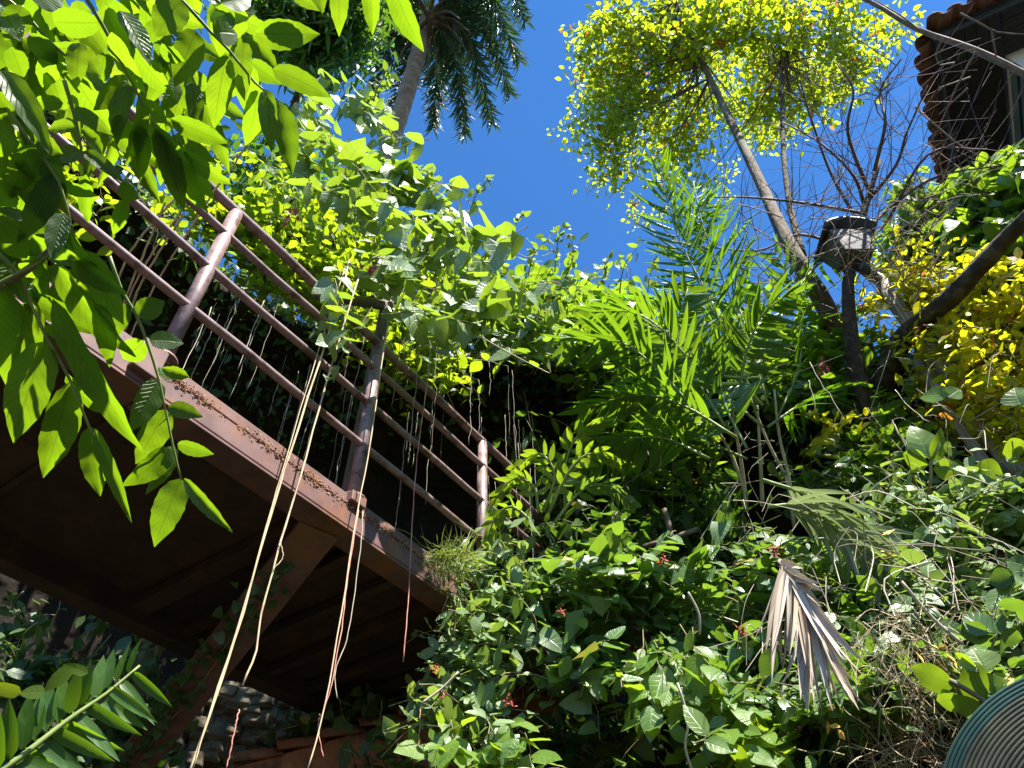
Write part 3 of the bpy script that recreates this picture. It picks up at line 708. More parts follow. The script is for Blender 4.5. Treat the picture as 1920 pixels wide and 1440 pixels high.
simple_tree('olive_tree', 'dull olive tree with sky gaps beyond the railing', P(540, 640, 9), [(420, 250), (520, 300), (600, 340), (660, 400), (680, 470), (600, 470), (520, 420), (440, 390)], 8.4, 9.8, 130, 'small', M['l_far'], 0.13, 0.55)

# ================================================================== plants on the bank and the canopy
def bush(name, label, poly, d0, d1, n, mat, kind='ovate', nparts=120, stemmat='stalk_brown', cat='shrub', group=None, base=None, under=0, **kw):
    u = sum(p[0] for p in poly) / len(poly); v = max(p[1] for p in poly)
    c = base or P(u, v, (d0 + d1) / 2)
    t = mk(name, c, label, cat, group)
    lv = Leaves(kind, M[mat]); st_ = MB()
    sprigs(lv, st_, poly, n, d0, d1, **kw)
    st_.build('stems', M[stemmat], t, kind='stuff')
    lv.build(t, nparts)
    return t
# heart-leaved vine over the arbour
vp = [(560, 120), (640, 130), (705, 180), (760, 255), (835, 262), (832, 340), (890, 385), (905, 455), (925, 525), (895, 575), (800, 560), (725, 520), (660, 470), (690, 420), (655, 370), (600, 330), (560, 250)]
bush('heart_leaf_vine', 'vine of large glossy heart-shaped leaves mounded over the timber upright', vp, 4.5, 5.3, 92, 'l_vine', 'heart', 300, cat='vine', L=0.4, nl=7, size=0.135, ratio=0.74, g_out=0.3, g_up=-0.3, spread=0.5, droop=0.8, face=(1.0, 0.28, 0.5), sag=0.4, seed=3)
bush('hanging_vine', 'thin vine strand with round leaves dangling before the top rail', [(620, 540), (665, 540), (660, 640), (615, 700), (600, 680)], 3.35, 3.6, 5, 'l_vine', 'heart', 60, cat='vine', L=0.3, nl=6, size=0.085, ratio=0.75, g_out=0.0, g_up=-0.9, spread=0.2, droop=0.9, face=(0.9, 0.3, 0.4), sag=0.3)
# bright shrub seen through the railing
bush('lime_hedge', 'bright lime green hedge seen between the railing bars', [(380, 330), (470, 370), (560, 410), (640, 460), (650, 540), (600, 570), (520, 520), (440, 440), (360, 400)], 5.2, 6.0, 190, 'l_lime', 'ovate', 160, L=0.3, nl=8, size=0.085, g_out=0.4, g_up=0.5, droop=0.2, seed=1)
bush('upper_left_shrub', 'sunlit yellow-green shrub behind the foreground leaves at left', [(60, 80), (330, 60), (430, 200), (420, 330), (250, 380), (60, 420), (-40, 300)], 4.2, 4.8, 60, 'l_lime', 'ovate', 60, L=0.3, nl=8, size=0.08, g_out=0.3, g_up=0.5, droop=0.2, seed=2)
# hanging leaf curtain along the bank lip, left of centre
bush('lip_creeper', 'tangled lime creeper hanging from the bank lip behind the upright', [(640, 560), (730, 560), (830, 560), (860, 620), (840, 700), (760, 690), (690, 640)], 5.0, 5.8, 120, 'l_lime', 'ovate', 160, cat='creeper', L=0.4, nl=8, size=0.085, g_out=0.2, g_up=-0.4, droop=0.5, seed=4)
bush('canopy_creeper', 'dense sunlit creeper crowning the bank against the blue sky', [(850, 560), (905, 530), (960, 525), (1035, 500), (1100, 530), (1180, 565), (1225, 625), (1190, 670), (1090, 640), (1000, 605), (900, 600)], 5.6, 6.8, 400, 'l_ivy', 'ovate', 300, cat='creeper', L=0.4, nl=8, size=0.105, g_out=0.3, g_up=0.5, droop=0.25, face=(0.4, 0.6, 0.5), seed=5)
bush('overhanging_creeper', 'creeper with pale shining leaves overhanging the dark hollow', [(880, 580), (960, 590), (1050, 590), (1060, 640), (1000, 660), (930, 640)], 5.0, 5.5, 26, 'l_vine', 'heart', 150, cat='creeper', L=0.35, nl=6, size=0.12, ratio=0.7, g_out=0.5, g_up=-0.3, droop=0.7, face=(0.9, 0.4, 0.4), seed=6)
# tendrils rising into the sky
tn = [((935, 500), (955, 440), (985, 395)), ((1040, 510), (1045, 460), (1055, 420)), ((1160, 560), (1170, 500), (1195, 465)), ((990, 520), (1000, 480), (1030, 445)), ((700, 190), (710, 160), (735, 130)), ((880, 400), (895, 360), (920, 335)), ((1060, 520), (1075, 480), (1068, 440)), ((1220, 620), (1215, 540), (1230, 480)), ((1120, 540), (1135, 510), (1140, 480))]
tl_lab = ['curled tendril leaning right above the creeper', 'upright tendril at the middle of the skyline', 'leafy tendril near the feathery palm', 'short tendril beside the upright one', 'fine tendril in front of the far palm', 'tendril at the right edge of the vine mound', 'faint tendril right of the upright one', 'tall tendril below the feathery palm', 'small tendril over the creeper crest']
for (pl, lb) in zip(tn, tl_lab):
    pts = spline([P(u, v, 5.6) for u, v in pl], 10)
    t = mk('tendril', pts[0], lb + ' against the sky', 'tendril', 'tendrils on the skyline')
    MB().tube(pts, [0.006 - 0.004 * i / 10 for i in range(len(pts))], 4).build('stem', M['stalk_brown'], t)
    lv = Leaves('ovate', M['l_vine'])
    for i in range(2, len(pts)): 
        for q in range(2): lv.add(pts[i] + rv(0.02), rv(1).normalized(), rv(1), random.uniform(0.04, 0.09), 0.04)
    lv.parts(t, lv.L)

# mid-bank ferny shrubs under the palm
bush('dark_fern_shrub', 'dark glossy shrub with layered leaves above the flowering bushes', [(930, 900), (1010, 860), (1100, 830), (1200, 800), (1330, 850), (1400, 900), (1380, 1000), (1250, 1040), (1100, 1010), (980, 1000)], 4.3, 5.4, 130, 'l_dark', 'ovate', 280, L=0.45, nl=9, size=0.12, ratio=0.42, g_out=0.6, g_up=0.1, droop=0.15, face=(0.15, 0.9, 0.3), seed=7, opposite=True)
bush('lime_understorey', 'backlit lime understorey leaves beneath the feathery palm', [(1080, 640), (1180, 640), (1260, 690), (1330, 760), (1300, 860), (1180, 870), (1090, 800), (1130, 720)], 4.8, 5.7, 120, 'l_bright', 'ovate', 260, L=0.4, nl=9, size=0.125, ratio=0.42, g_out=0.5, g_up=0.3, droop=0.25, face=(0.1, 0.9, 0.4), seed=8, opposite=True)

# the flowering bushes along the bottom
bush('nettle_bush', 'pale small-leaved bush at the walkway end with orange flowers', [(790, 1260), (840, 1180), (870, 1060), (860, 1000), (890, 975), (960, 985), (1000, 1060), (990, 1180), (960, 1290), (880, 1330), (800, 1320)], 3.2, 3.9, 150, 'l_pale', 'ovate', 300, L=0.28, nl=9, size=0.078, ratio=0.55, g_out=0.5, g_up=0.35, droop=0.45, face=(0.6, 0.6, 0.4), seed=9, opposite=True)
bush('broad_leaf_bush', 'dark green broad-leaved bush filling the lower middle', [(960, 1040), (1050, 1010), (1200, 1000), (1330, 1010), (1420, 1060), (1430, 1200), (1340, 1250), (1240, 1230), (1100, 1220), (1000, 1230), (960, 1150)], 3.1, 3.9, 165, 'l_shrub', 'heart', 300, L=0.32, nl=8, size=0.092, ratio=0.66, g_out=0.6, g_up=0.3, droop=0.5, face=(0.7, 0.55, 0.4), seed=10)
bush('low_bright_spray', 'bright yellow-green leafy spray over the clay wall at bottom centre', [(830, 1300), (900, 1290), (960, 1330), (1010, 1300), (1060, 1320), (1030, 1400), (940, 1440), (860, 1420), (830, 1370)], 2.9, 3.2, 16, 'l_bright', 'ovate', 150, L=0.25, nl=7, size=0.1, ratio=0.55, g_out=0.6, g_up=0.2, droop=0.55, face=(0.7, 0.5, 0.35), seed=11)
bush('drooping_spray', 'drooping green sprays hanging over the dark gap at lower middle', [(1050, 1180), (1150, 1220), (1240, 1220), (1330, 1230), (1420, 1250), (1440, 1330), (1380, 1390), (1300, 1330), (1200, 1280), (1120, 1260)], 2.9, 3.3, 30, 'l_bright', 'ovate', 200, L=0.3, nl=7, size=0.1, ratio=0.58, g_out=0.5, g_up=-0.3, droop=0.7, face=(0.8, 0.4, 0.35), seed=12)
bush('small_corner_spray', 'small bright spray poking up beside the clay coping at bottom', [(690, 1380), (730, 1360), (790, 1400), (780, 1450), (700, 1450)], 3.6, 3.9, 10, 'l_bright', 'ovate', 80, L=0.2, nl=7, size=0.08, ratio=0.5, g_out=0.4, g_up=0.5, droop=0.3)
bush('glossy_bush', 'glossy green bush around the dead palm frond', [(1380, 960), (1480, 980), (1620, 1000), (1700, 1060), (1700, 1180), (1640, 1260), (1560, 1300), (1440, 1280), (1400, 1180), (1390, 1060)], 3.1, 3.8, 165, 'l_shrub', 'ovate', 300, L=0.3, nl=8, size=0.08, ratio=0.58, g_out=0.6, g_up=0.3, droop=0.4, face=(0.6, 0.6, 0.4), seed=13)
bush('right_bank_shrub', 'dense shrub with silvery shining leaves on the right bank', [(1600, 900), (1700, 880), (1800, 880), (1930, 880), (1930, 1120), (1860, 1180), (1780, 1160), (1700, 1080), (1620, 1000)], 3.4, 4.2, 230, 'l_pale', 'ovate', 300, L=0.3, nl=8, size=0.078, ratio=0.6, g_out=0.6, g_up=0.2, droop=0.4, face=(0.6, 0.6, 0.45), seed=14)
bush('corner_shrub', 'loose green shrub beside the dry root tangle at right', [(1640, 1160), (1760, 1170), (1880, 1160), (1930, 1180), (1930, 1260), (1800, 1240), (1700, 1280), (1620, 1330)], 2.9, 3.4, 44, 'l_shrub', 'ovate', 220, L=0.28, nl=7, size=0.085, ratio=0.58, g_out=0.5, g_up=0.2, droop=0.4, face=(0.6, 0.6, 0.45), seed=15)
bush('shade_fill_undergrowth', 'added dark undergrowth darkening the bank like shade at the lower left under the walkway', [(-30, 1080), (80, 1120), (200, 1190), (300, 1240), (260, 1330), (330, 1440), (100, 1460), (-30, 1400)], 4.6, 5.0, 90, 'l_dark', 'ovate', 200, L=0.3, nl=8, size=0.1, ratio=0.5, g_out=0.4, g_up=-0.2, droop=0.5, seed=23)  # added dark leaves, fill the sunlit bank where shade belongs
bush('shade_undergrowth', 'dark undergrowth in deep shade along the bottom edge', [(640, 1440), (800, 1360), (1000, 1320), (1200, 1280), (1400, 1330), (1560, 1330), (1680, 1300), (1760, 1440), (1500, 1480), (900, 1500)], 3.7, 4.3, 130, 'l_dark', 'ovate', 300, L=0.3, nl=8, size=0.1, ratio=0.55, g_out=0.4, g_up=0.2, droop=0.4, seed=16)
# golden shrub and ivy on the right
bush('golden_shrub', 'golden yellow-leaved shrub around the wooden pole', [(1610, 470), (1700, 460), (1790, 500), (1870, 480), (1930, 450), (1930, 790), (1860, 830), (1780, 800), (1720, 740), (1700, 640), (1640, 620), (1610, 560)], 4.6, 5.7, 300, 'l_gold', 'ovate', 300, L=0.32, nl=9, size=0.075, ratio=0.5, g_out=0.4, g_up=0.3, droop=0.3, face=(0.4, 0.6, 0.5), seed=17)
bush('golden_spray', 'single golden spray hanging in front of the dark hollow', [(1500, 745), (1560, 740), (1568, 770), (1545, 830), (1520, 830), (1525, 780)], 4.6, 4.8, 7, 'l_gold', 'ovate', 80, L=0.22, nl=8, size=0.075, ratio=0.5, g_out=0.3, g_up=-0.3, droop=0.4, seed=18)
bush('ivy_mound', 'ivy mound of green and shining leaves under the eaves', [(1640, 440), (1690, 380), (1760, 340), (1830, 300), (1930, 260), (1930, 470), (1850, 490), (1740, 480), (1670, 480)], 5.9, 7.0, 270, 'l_ivy', 'heart', 300, cat='ivy', L=0.35, nl=8, size=0.115, ratio=0.72, g_out=0.4, g_up=0.1, droop=0.7, face=(0.8, 0.4, 0.45), seed=19)
bush('mid_right_thicket', 'mixed thicket below the forked trunk on the right', [(1560, 800), (1660, 840), (1760, 870), (1930, 890), (1930, 920), (1760, 940), (1600, 930), (1500, 940), (1480, 880), (1560, 830)], 4.2, 5.0, 110, 'l_shrub', 'ovate', 260, L=0.32, nl=8, size=0.08, ratio=0.55, g_out=0.5, g_up=0.2, droop=0.4, seed=20)
bush('trunk_ivy', 'silvery ivy leaves climbing the forked trunk', [(1540, 560), (1620, 560), (1660, 680), (1720, 780), (1700, 900), (1620, 900), (1580, 760), (1500, 640)], 4.9, 5.4, 90, 'l_ivy', 'heart', 220, cat='ivy', L=0.22, nl=7, size=0.075, ratio=0.8, g_out=0.5, g_up=0.0, droop=0.4, face=(0.3, 0.8, 0.4), seed=21)
bush('hollow_ivy', 'dark ivy at the rim of the hollow behind the palm canes', [(1330, 560), (1430, 540), (1540, 560), (1590, 650), (1560, 740), (1450, 720), (1360, 700)], 5.3, 6.0, 110, 'l_ivy', 'ovate', 200, cat='ivy', L=0.35, nl=8, size=0.1, ratio=0.6, g_out=0.4, g_up=0.2, droop=0.4, seed=22)

# ground cover on the rest of the bank: nobody could count it
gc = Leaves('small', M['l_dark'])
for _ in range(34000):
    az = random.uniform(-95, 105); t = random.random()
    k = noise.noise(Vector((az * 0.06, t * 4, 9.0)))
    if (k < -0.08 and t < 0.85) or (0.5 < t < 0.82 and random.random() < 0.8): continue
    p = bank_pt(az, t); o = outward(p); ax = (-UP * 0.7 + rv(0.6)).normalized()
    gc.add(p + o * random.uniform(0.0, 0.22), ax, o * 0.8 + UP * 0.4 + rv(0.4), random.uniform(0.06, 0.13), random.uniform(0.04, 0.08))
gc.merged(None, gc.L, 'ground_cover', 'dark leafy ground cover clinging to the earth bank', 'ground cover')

# ================================================================== yellow tree
fork = P(1625, 740, 5.4)
yt = mk('yellow_leaved_tree', Vector((fork.x, fork.y + 0.2, 2.0)), 'slanting tree with airy yellow-green crown against the sky', 'tree')
tr = spline([Vector((fork.x, fork.y + 0.2, 2.0)), fork, P(1545, 570, 5.7), P(1480, 460, 6.0), P(1420, 330, 7.4), P(1352, 190, 9.0), P(1290, 60, 10.2), P(1240, -60, 10.8)], 42)
nT = len(tr); MB().tube(tr, [0.1 - 0.078 * (i / nT) ** 0.6 for i in range(nT)], 12, wob=0.05).build('trunk', M['bark'], yt)
lb = spline([fork - UP * 0.1, P(1690, 640, 5.2), P(1780, 560, 5.0), P(1880, 455, 4.9), P(2000, 330, 4.8), P(2120, 180, 4.9), P(2200, 20, 5.2)], 24)
MB().tube(lb, [0.072 - 0.055 * i / 24 for i in range(len(lb))], 12, wob=0.1).build('limb', M['bark_dark'], yt)
sec = spline([P(1505, 480, 6.1), P(1480, 380, 7.0), P(1468, 260, 8.2), P(1470, 120, 9.6), P(1500, 0, 10.4)], 16)
MB().tube(sec, [0.03 - 0.014 * i / 16 for i in range(len(sec))], 8).build('limb', M['bark_dark'], yt)
yp_polys = [([(1078, 130), (1100, 45), (1150, -10), (1300, -40), (1620, -40), (1642, 90), (1600, 160), (1540, 200), (1470, 215), (1400, 150), (1320, 160), (1240, 210), (1150, 230), (1095, 210)], 330, 1.0),
            ([(1090, 60), (1160, 10), (1220, 60), (1230, 180), (1150, 230), (1085, 190)], 120, 1.0),
            ([(1100, 200), (1180, 210), (1190, 290), (1170, 350), (1130, 350), (1110, 280)], 70, 0.95), ([(1180, 200), (1330, 180), (1340, 250), (1300, 270), (1200, 270)], 60, 1.0),
            ([(1230, 260), (1310, 250), (1300, 330), (1270, 360), (1235, 320)], 26, 1.0), ([(1400, 200), (1480, 200), (1470, 260), (1420, 270)], 26, 1.0), ([(1055, 230), (1110, 240), (1100, 275), (1070, 270)], 5, 0.9),
            ([(1480, 120), (1640, 110), (1600, 180), (1500, 240)], 50, 1.0), ([(1640, 40), (1700, 45), (1720, 75), (1660, 75)], 9, 1.0), ([(1320, 330), (1400, 340), (1390, 350), (1330, 345)], 5, .8), ([(1180, 380), (1260, 380), (1250, 420), (1190, 420)], 6, .8), ([(1270, 60), (1340, 60), (1350, 150), (1270, 140)], 12, 1.6), ([(1200, 0), (1520, 0), (1500, 150), (1400, 200), (1300, 190), (1220, 160)], 150, 1.05), ([(1300, 180), (1480, 180), (1440, 260), (1340, 240)], 34, 1.0)]
lv = Leaves('ovate', M['l_tree']); tw = MB()
for poly, n, sc in yp_polys:
    for _ in range(int(n * 0.72) + 2):
        c = spot(poly, 9.2, 11.4, 110, 2.0, False)
        j = min([q for q in tr[int(nT * 0.55):] + sec[6:] if q.z < c.z + 0.4] or [tr[-8]], key=lambda q: (q - c).length * random.uniform(0.7, 1.3))
        gdir = ((c - j).normalized() * 0.6 + rv(0.4) + UP * 0.15).normalized(); L_ = random.uniform(0.35, 0.7)
        a = c - gdir * L_ * 0.5
        if random.random() < 0.2:
            mid = j.lerp(a, 0.55) + rv(0.08); tw.tube(spline([j, mid, a], 6), [0.012, 0.011, 0.009, 0.008, 0.006, 0.005, 0.004], 3, False)
        tw.tube([a, c + gdir * L_ * 0.5], [0.005, 0.002], 3, False)
        for k in range(20):
            t = k / 19; q = a + gdir * L_ * t + rv(0.06)
            ax = (gdir * 0.5 + rv(0.6) - UP * 0.12).normalized(); s = 0.074 * sc * random.uniform(0.55, 1.3)
            lv.add(q, ax, UP * 0.6 + rv(0.55), s, s * 0.6)
tw.build('twigs', M['twig_dark'], yt, kind='stuff')
lv.build(yt, 300, 'leaf', 'crown')

# bare twiggy tree to its right
bt0 = P(1640, 800, 5.1)
bt = mk('bare_tree', bt0, 'bare dead tree with a mesh of thin dark twigs below the eaves', 'tree')
tr2 = spline([bt0, P(1605, 690, 5.15), P(1590, 560, 5.3), P(1600, 470, 5.6), P(1622, 390, 5.9), P(1650, 300, 6.2)], 20)
MB().tube(tr2, [0.055 - 0.04 * (i / 20) for i in range(len(tr2))], 9, wob=0.08).build('trunk', M['bark_dark'], bt)
limbs = [[(1622, 390), (1600, 330), (1540, 270), (1470, 230)], [(1625, 380), (1680, 310), (1700, 250), (1740, 160)], [(1612, 420), (1560, 330), (1520, 220), (1500, 150)], [(1640, 320), (1660, 230), (1650, 170), (1690, 110)], [(1600, 460), (1660, 420), (1740, 290), (1850, 280)], [(1620, 400), (1500, 380), (1400, 370), (1330, 370)], [(1630, 360), (1590, 250), (1600, 170), (1570, 120)], [(1605, 450), (1680, 380), (1760, 330), (1880, 310)], [(1600, 470), (1500, 440), (1420, 470), (1300, 460)]]
tw = MB()
limb_pts = []
for lm in limbs:
    pts = spline([P(u, v, 5.8 + 0.5 * random.random()) for u, v in lm], 15)
    MB().tube(pts, [0.014 - 0.010 * i / len(pts) for i in range(len(pts))], 5).build('limb', M['twig_dark'], bt)
    limb_pts += pts[2:]
for _ in range(150):
    p = random.choice(limb_pts); a = random.uniform(-2.9, 0.5)
    d = (CR * math.cos(a) * 1.0 - CU * math.sin(a) * 1.0 + rv(0.35)).normalized(); L_ = random.uniform(0.25, 0.85)
    e = p + d * L_; mid = p.lerp(e, 0.5) + rv(0.035)
    tw.tube(spline([p, mid, e], 6), [0.0035, 0.003, 0.0027, 0.0023, 0.002, 0.0016, 0.0012], 3, False)
    if random.random() < .5:
        q = mid; d2 = (d + rv(0.5)).normalized(); tw.tube([q, q + d2 * L_ * 0.45], [0.003, 0.0012], 3, False)
tw.build('twigs', M['twig_dark'], bt, kind='stuff')
tw = MB()
for _ in range(150):
    u, v = random.uniform(1380, 1760), random.uniform(370, 580); p = P(u, v, 5.0 + random.random() * 0.5)
    a = random.uniform(-math.pi, 0.3); d = (CR * math.cos(a) - CU * math.sin(a) + rv(.3)).normalized(); L_ = random.uniform(0.15, 0.5)
    tw.tube(spline([p, p + d * L_ * .5 + rv(0.04), p + d * L_], 6), [0.004, 0.004, 0.0035, 0.003, 0.0025, 0.002, 0.0015], 3, False)
tw.build('pale_twigs', M['twig'], bt, kind='stuff')

# big bare branch crossing the eaves
bb = mk('bare_branch', P(1960, 170, 6.6), 'long pale bare branch crossing in front of the tiled eaves', 'branch')
pts = spline([P(1560, -30, 6.9), P(1640, 8, 6.8), P(1720, 55, 6.7), P(1830, 95, 6.6), P(1960, 160, 6.5), P(2120, 260, 6.4), P(2230, 420, 6.2)], 24)
MB().tube(pts, [0.012 + 0.014 * i / 16 for i in range(len(pts))], 7, wob=0.08).build('limb', M['twig'], bb)
subs = [[(1725, 58), (1690, 30), (1640, 0)], [(1800, 25), (1840, 45), (1870, 60), (1930, 65)], [(1860, 55), (1862, 75), (1868, 115), (1855, 130)], [(1830, 95), (1790, 170), (1760, 240), (1720, 300)], [(1770, 70), (1755, 100), (1760, 122)], [(1790, 118), (1762, 122)], [(1820, 145), (1760, 165)], [(1815, 165), (1760, 215)], [(1716, 200), (1760, 240), (1830, 290), (1920, 300)], [(1670, 155), (1640, 190), (1660, 230), (1700, 260)]]
for s_ in subs:
    pts = spline([P(u, v, 6.55) for u, v in s_], 8); MB().tube(pts, [0.008 - 0.005 * i / len(pts) for i in range(len(pts))], 5).build('twig', M['twig'], bb)

# ================================================================== feathery palm clump in the middle right
def build_palm_fronds(t, specs, mat, kind='strap', ln=0.3, wd=0.03, n=18, ang=0.9, droop=0.25, stalk='stalk', vee=0.1, both=True):
    for sp in specs:
        px = sp[0]; d = sp[1]; l_ = sp[2] if len(sp) > 2 else ln; w_ = sp[3] if len(sp) > 3 else wd; n_ = sp[4] if len(sp) > 4 else n
        m_ = sp[5] if len(sp) > 5 else mat
        pts = spline([P(u, v, d + (sp[6] if len(sp) > 6 else 0.35) * i) for i, (u, v) in enumerate(px)], 14)
        rach = MB().tube(pts, [0.009 - 0.0065 * i / len(pts) for i in range(len(pts))], 5).build('frond', M[stalk], t)
        lv = Leaves(kind, M[m_]); frond_leaves(lv, pts, n_, l_, w_, ang, droop, 0.15, vee=vee)
        lv.parts(rach, lv.L, 'leaflet')
pc = mk('feather_palm', P(1470, 1000, 4.7), 'clump of feather palms with pale canes and arching fronds', 'palm')
build_palm_fronds(pc, [([(1420, 760), (1330, 560), (1270, 440), (1235, 310)], 4.7, 0.34, 0.022, 26, 'l_palm', 0.35), ([(1440, 740), (1370, 560), (1320, 430), (1300, 340)], 4.8, 0.34, 0.022, 24, 'l_palm', 0.35),
                       ([(1430, 760), (1300, 620), (1230, 570), (1130, 560)], 4.5, 0.3, 0.034, 18), ([(1420, 770), (1330, 660), (1250, 620), (1150, 640)], 4.4, 0.3, 0.036, 18),
                       ([(1440, 760), (1400, 620), (1380, 540), (1400, 470)], 4.7, 0.32, 0.034, 18), ([(1430, 800), (1330, 720), (1240, 680), (1110, 690)], 4.3, 0.3, 0.036, 18),
                       ([(1460, 780), (1500, 680), (1500, 560), (1450, 470)], 4.8, 0.3, 0.032, 16), ([(1440, 800), (1500, 760), (1560, 740), (1600, 780)], 4.3, 0.26, 0.03, 12),
                       ([(1400, 860), (1330, 830), (1260, 800), (1180, 830)], 4.3, 0.28, 0.032, 16), ([(1400, 700), (1310, 530), (1290, 440), (1330, 380)], 5.2, 0.3, 0.024, 20, 'l_palm', 0.2), ([(1480, 560), (1530, 500), (1580, 470), (1640, 460)], 5.3, 0.28, 0.03, 9)], 'l_palm')
build_palm_fronds(pc, [([(1330, 800), (1240, 700), (1160, 640), (1060, 640)], 4.1, 0.3, 0.034, 22, 'l_frond', 0.1), ([(1350, 780), (1280, 660), (1200, 590), (1110, 585)], 4.3, 0.3, 0.034, 22, 'l_frond', 0.1),
                       ([(1360, 800), (1300, 700), (1270, 620), (1290, 540)], 4.2, 0.3, 0.034, 20, 'l_frond', 0.15), ([(1380, 820), (1280, 760), (1190, 740), (1090, 770)], 4.0, 0.28, 0.034, 22, 'l_frond', 0.1), ([(1380, 760), (1400, 660), (1430, 590), (1480, 550)], 4.4, 0.28, 0.032, 20, 'l_frond', 0.1),
                       ([(1330, 860), (1240, 820), (1160, 830), (1080, 880)], 3.95, 0.26, 0.032, 19, 'l_frond', 0.08), ([(1400, 840), (1360, 760), (1350, 690), (1370, 620)], 4.1, 0.28, 0.032, 20, 'l_frond', 0.15)], 'l_frond', kind='blade', ang=1.0, droop=0.45)
for px in ([(1368, 720), (1378, 800), (1392, 880), (1400, 960)], [(1405, 740), (1440, 830), (1475, 900), (1490, 990)], [(1452, 730), (1460, 810), (1478, 890), (1490, 960)], [(1335, 790), (1370, 850), (1400, 930)], [(1420, 760), (1425, 850), (1430, 950)]):
    pts = spline([P(u, v, 4.45) for u, v in px], 10); MB().tube(pts, [0.012 - 0.007 * i / len(pts) for i in range(len(pts))][::-1], 7).build('cane', M['cane'], pc)
pf = mk('pinnate_shrub', P(1000, 960, 3.9), 'small shrub of pinnate fern-like leaves at the end of the railing', 'shrub')
build_palm_fronds(pf, [([(1010, 960), (1000, 910), (960, 900), (925, 940)], 3.8, 0.1, 0.032, 9, 'l_bright', 0.02), ([(1020, 960), (1040, 890), (1010, 850), (960, 880)], 3.85, 0.1, 0.034, 9, 'l_bright', 0.02), ([(1030, 960), (1070, 880), (1110, 850), (1160, 870)], 3.8, 0.11, 0.036, 9, 'l_bright', 0.02), ([(1040, 980), (1090, 920), (1140, 910), (1190, 950)], 3.75, 0.1, 0.034, 9, 'l_shrub', 0.02), ([(1000, 980), (960, 950), (930, 970), (915, 1010)], 3.7, 0.09, 0.03, 8, 'l_bright', 0.02), ([(1060, 960), (1060, 870), (1090, 810), (1140, 790)], 3.95, 0.11, 0.036, 10, 'l_bright', 0.02)], 'l_bright', kind='ovate', ang=1.1, droop=0.25)
fl = mk('fallen_branch', P(1250, 1020, 4.2), 'brown broken branch lying across the dark shrub', 'branch')
MB().tube(spline([P(1190, 1030, 4.1), P(1250, 1012, 4.15), P(1310, 992, 4.2)], 6), 0.014, 7, wob=.1).build('stick', M['bark'], fl)
MB().tube(spline([P(1245, 955, 4.2), P(1255, 990, 4.15), P(1262, 1030, 4.1)], 6), 0.016, 7, wob=.1).build('stick', M['bark'], fl)

# old drooping grey-green frond and the dead frond below it
og = mk('drooping_frond', P(1500, 930, 3.6), 'old grey-green palm frond drooping above the dead frond', 'palm frond')
build_palm_fronds(og, [([(1430, 900), (1520, 930), (1600, 980), (1680, 1050)], 3.55, 0.3, 0.022, 18, 'l_palmgrey', 0.02), ([(1440, 950), (1500, 950), (1580, 1000), (1640, 1060)], 3.5, 0.28, 0.022, 14, 'l_palmgrey', 0.02)], 'l_palmgrey', droop=0.35, ang=0.8)
dp = mk('dead_palm_frond', P(1462, 1058, 2.95), 'dry tan dead palm frond hanging over the green bush', 'palm frond')
pts = spline([PH(1462, 1052, 2.4), PH(1490, 1095, 2.36), PH(1530, 1180, 2.36), PH(1570, 1270, 2.37), PH(1600, 1320, 2.39)], 16)
MB().tube(pts, [0.009 - 0.006 * i / 16 for i in range(len(pts))], 6).build('stalk', M['dead'], dp)
lv = Leaves('blade', M['dead'])
dl = [(1462, 1060, 1420, 1235, 20), (1466, 1064, 1440, 1250, 18), (1472, 1072, 1452, 1262, 18), (1478, 1080, 1478, 1285, 20), (1486, 1092, 1500, 1258, 20), (1492, 1104, 1506, 1320, 18), (1500, 1120, 1518, 1330, 20), (1508, 1138, 1540, 1332, 22), (1516, 1152, 1548, 1336, 16), (1524, 1170, 1566, 1336, 18), (1534, 1190, 1572, 1330, 14), (1545, 1215, 1606, 1290, 12), (1555, 1235, 1612, 1320, 12), (1470, 1062, 1530, 1110, 24), (1478, 1072, 1552, 1150, 24), (1486, 1080, 1560, 1200, 26), (1492, 1090, 1570, 1200, 24), (1500, 1108, 1590, 1240, 26), (1506, 1120, 1610, 1290, 22), (1516, 1140, 1606, 1280, 16), (1490, 1100, 1470, 1240, 16), (1510, 1140, 1500, 1300, 14), (1462, 1056, 1500, 1062, 20), (1480, 1075, 1536, 1090, 22)]
for (bx_, by_, tx, ty, wp) in dl:
    p0 = PH(bx_, by_, 2.37); p1 = PH(tx, ty, 2.35 + random.uniform(-0.07, 0.07)); a = p1 - p0; vw = (p0 - CAM).normalized()
    for q in range(2):
        nm = -vw + rv(0.7); lv.add(p0 + rv(0.006), (a.normalized() + rv(0.045)).normalized(), nm, a.length * random.uniform(0.78, 1.06), wp / F * 2.6 * random.uniform(0.4, 0.75))
lv.parts(dp, lv.L, 'leaflet')

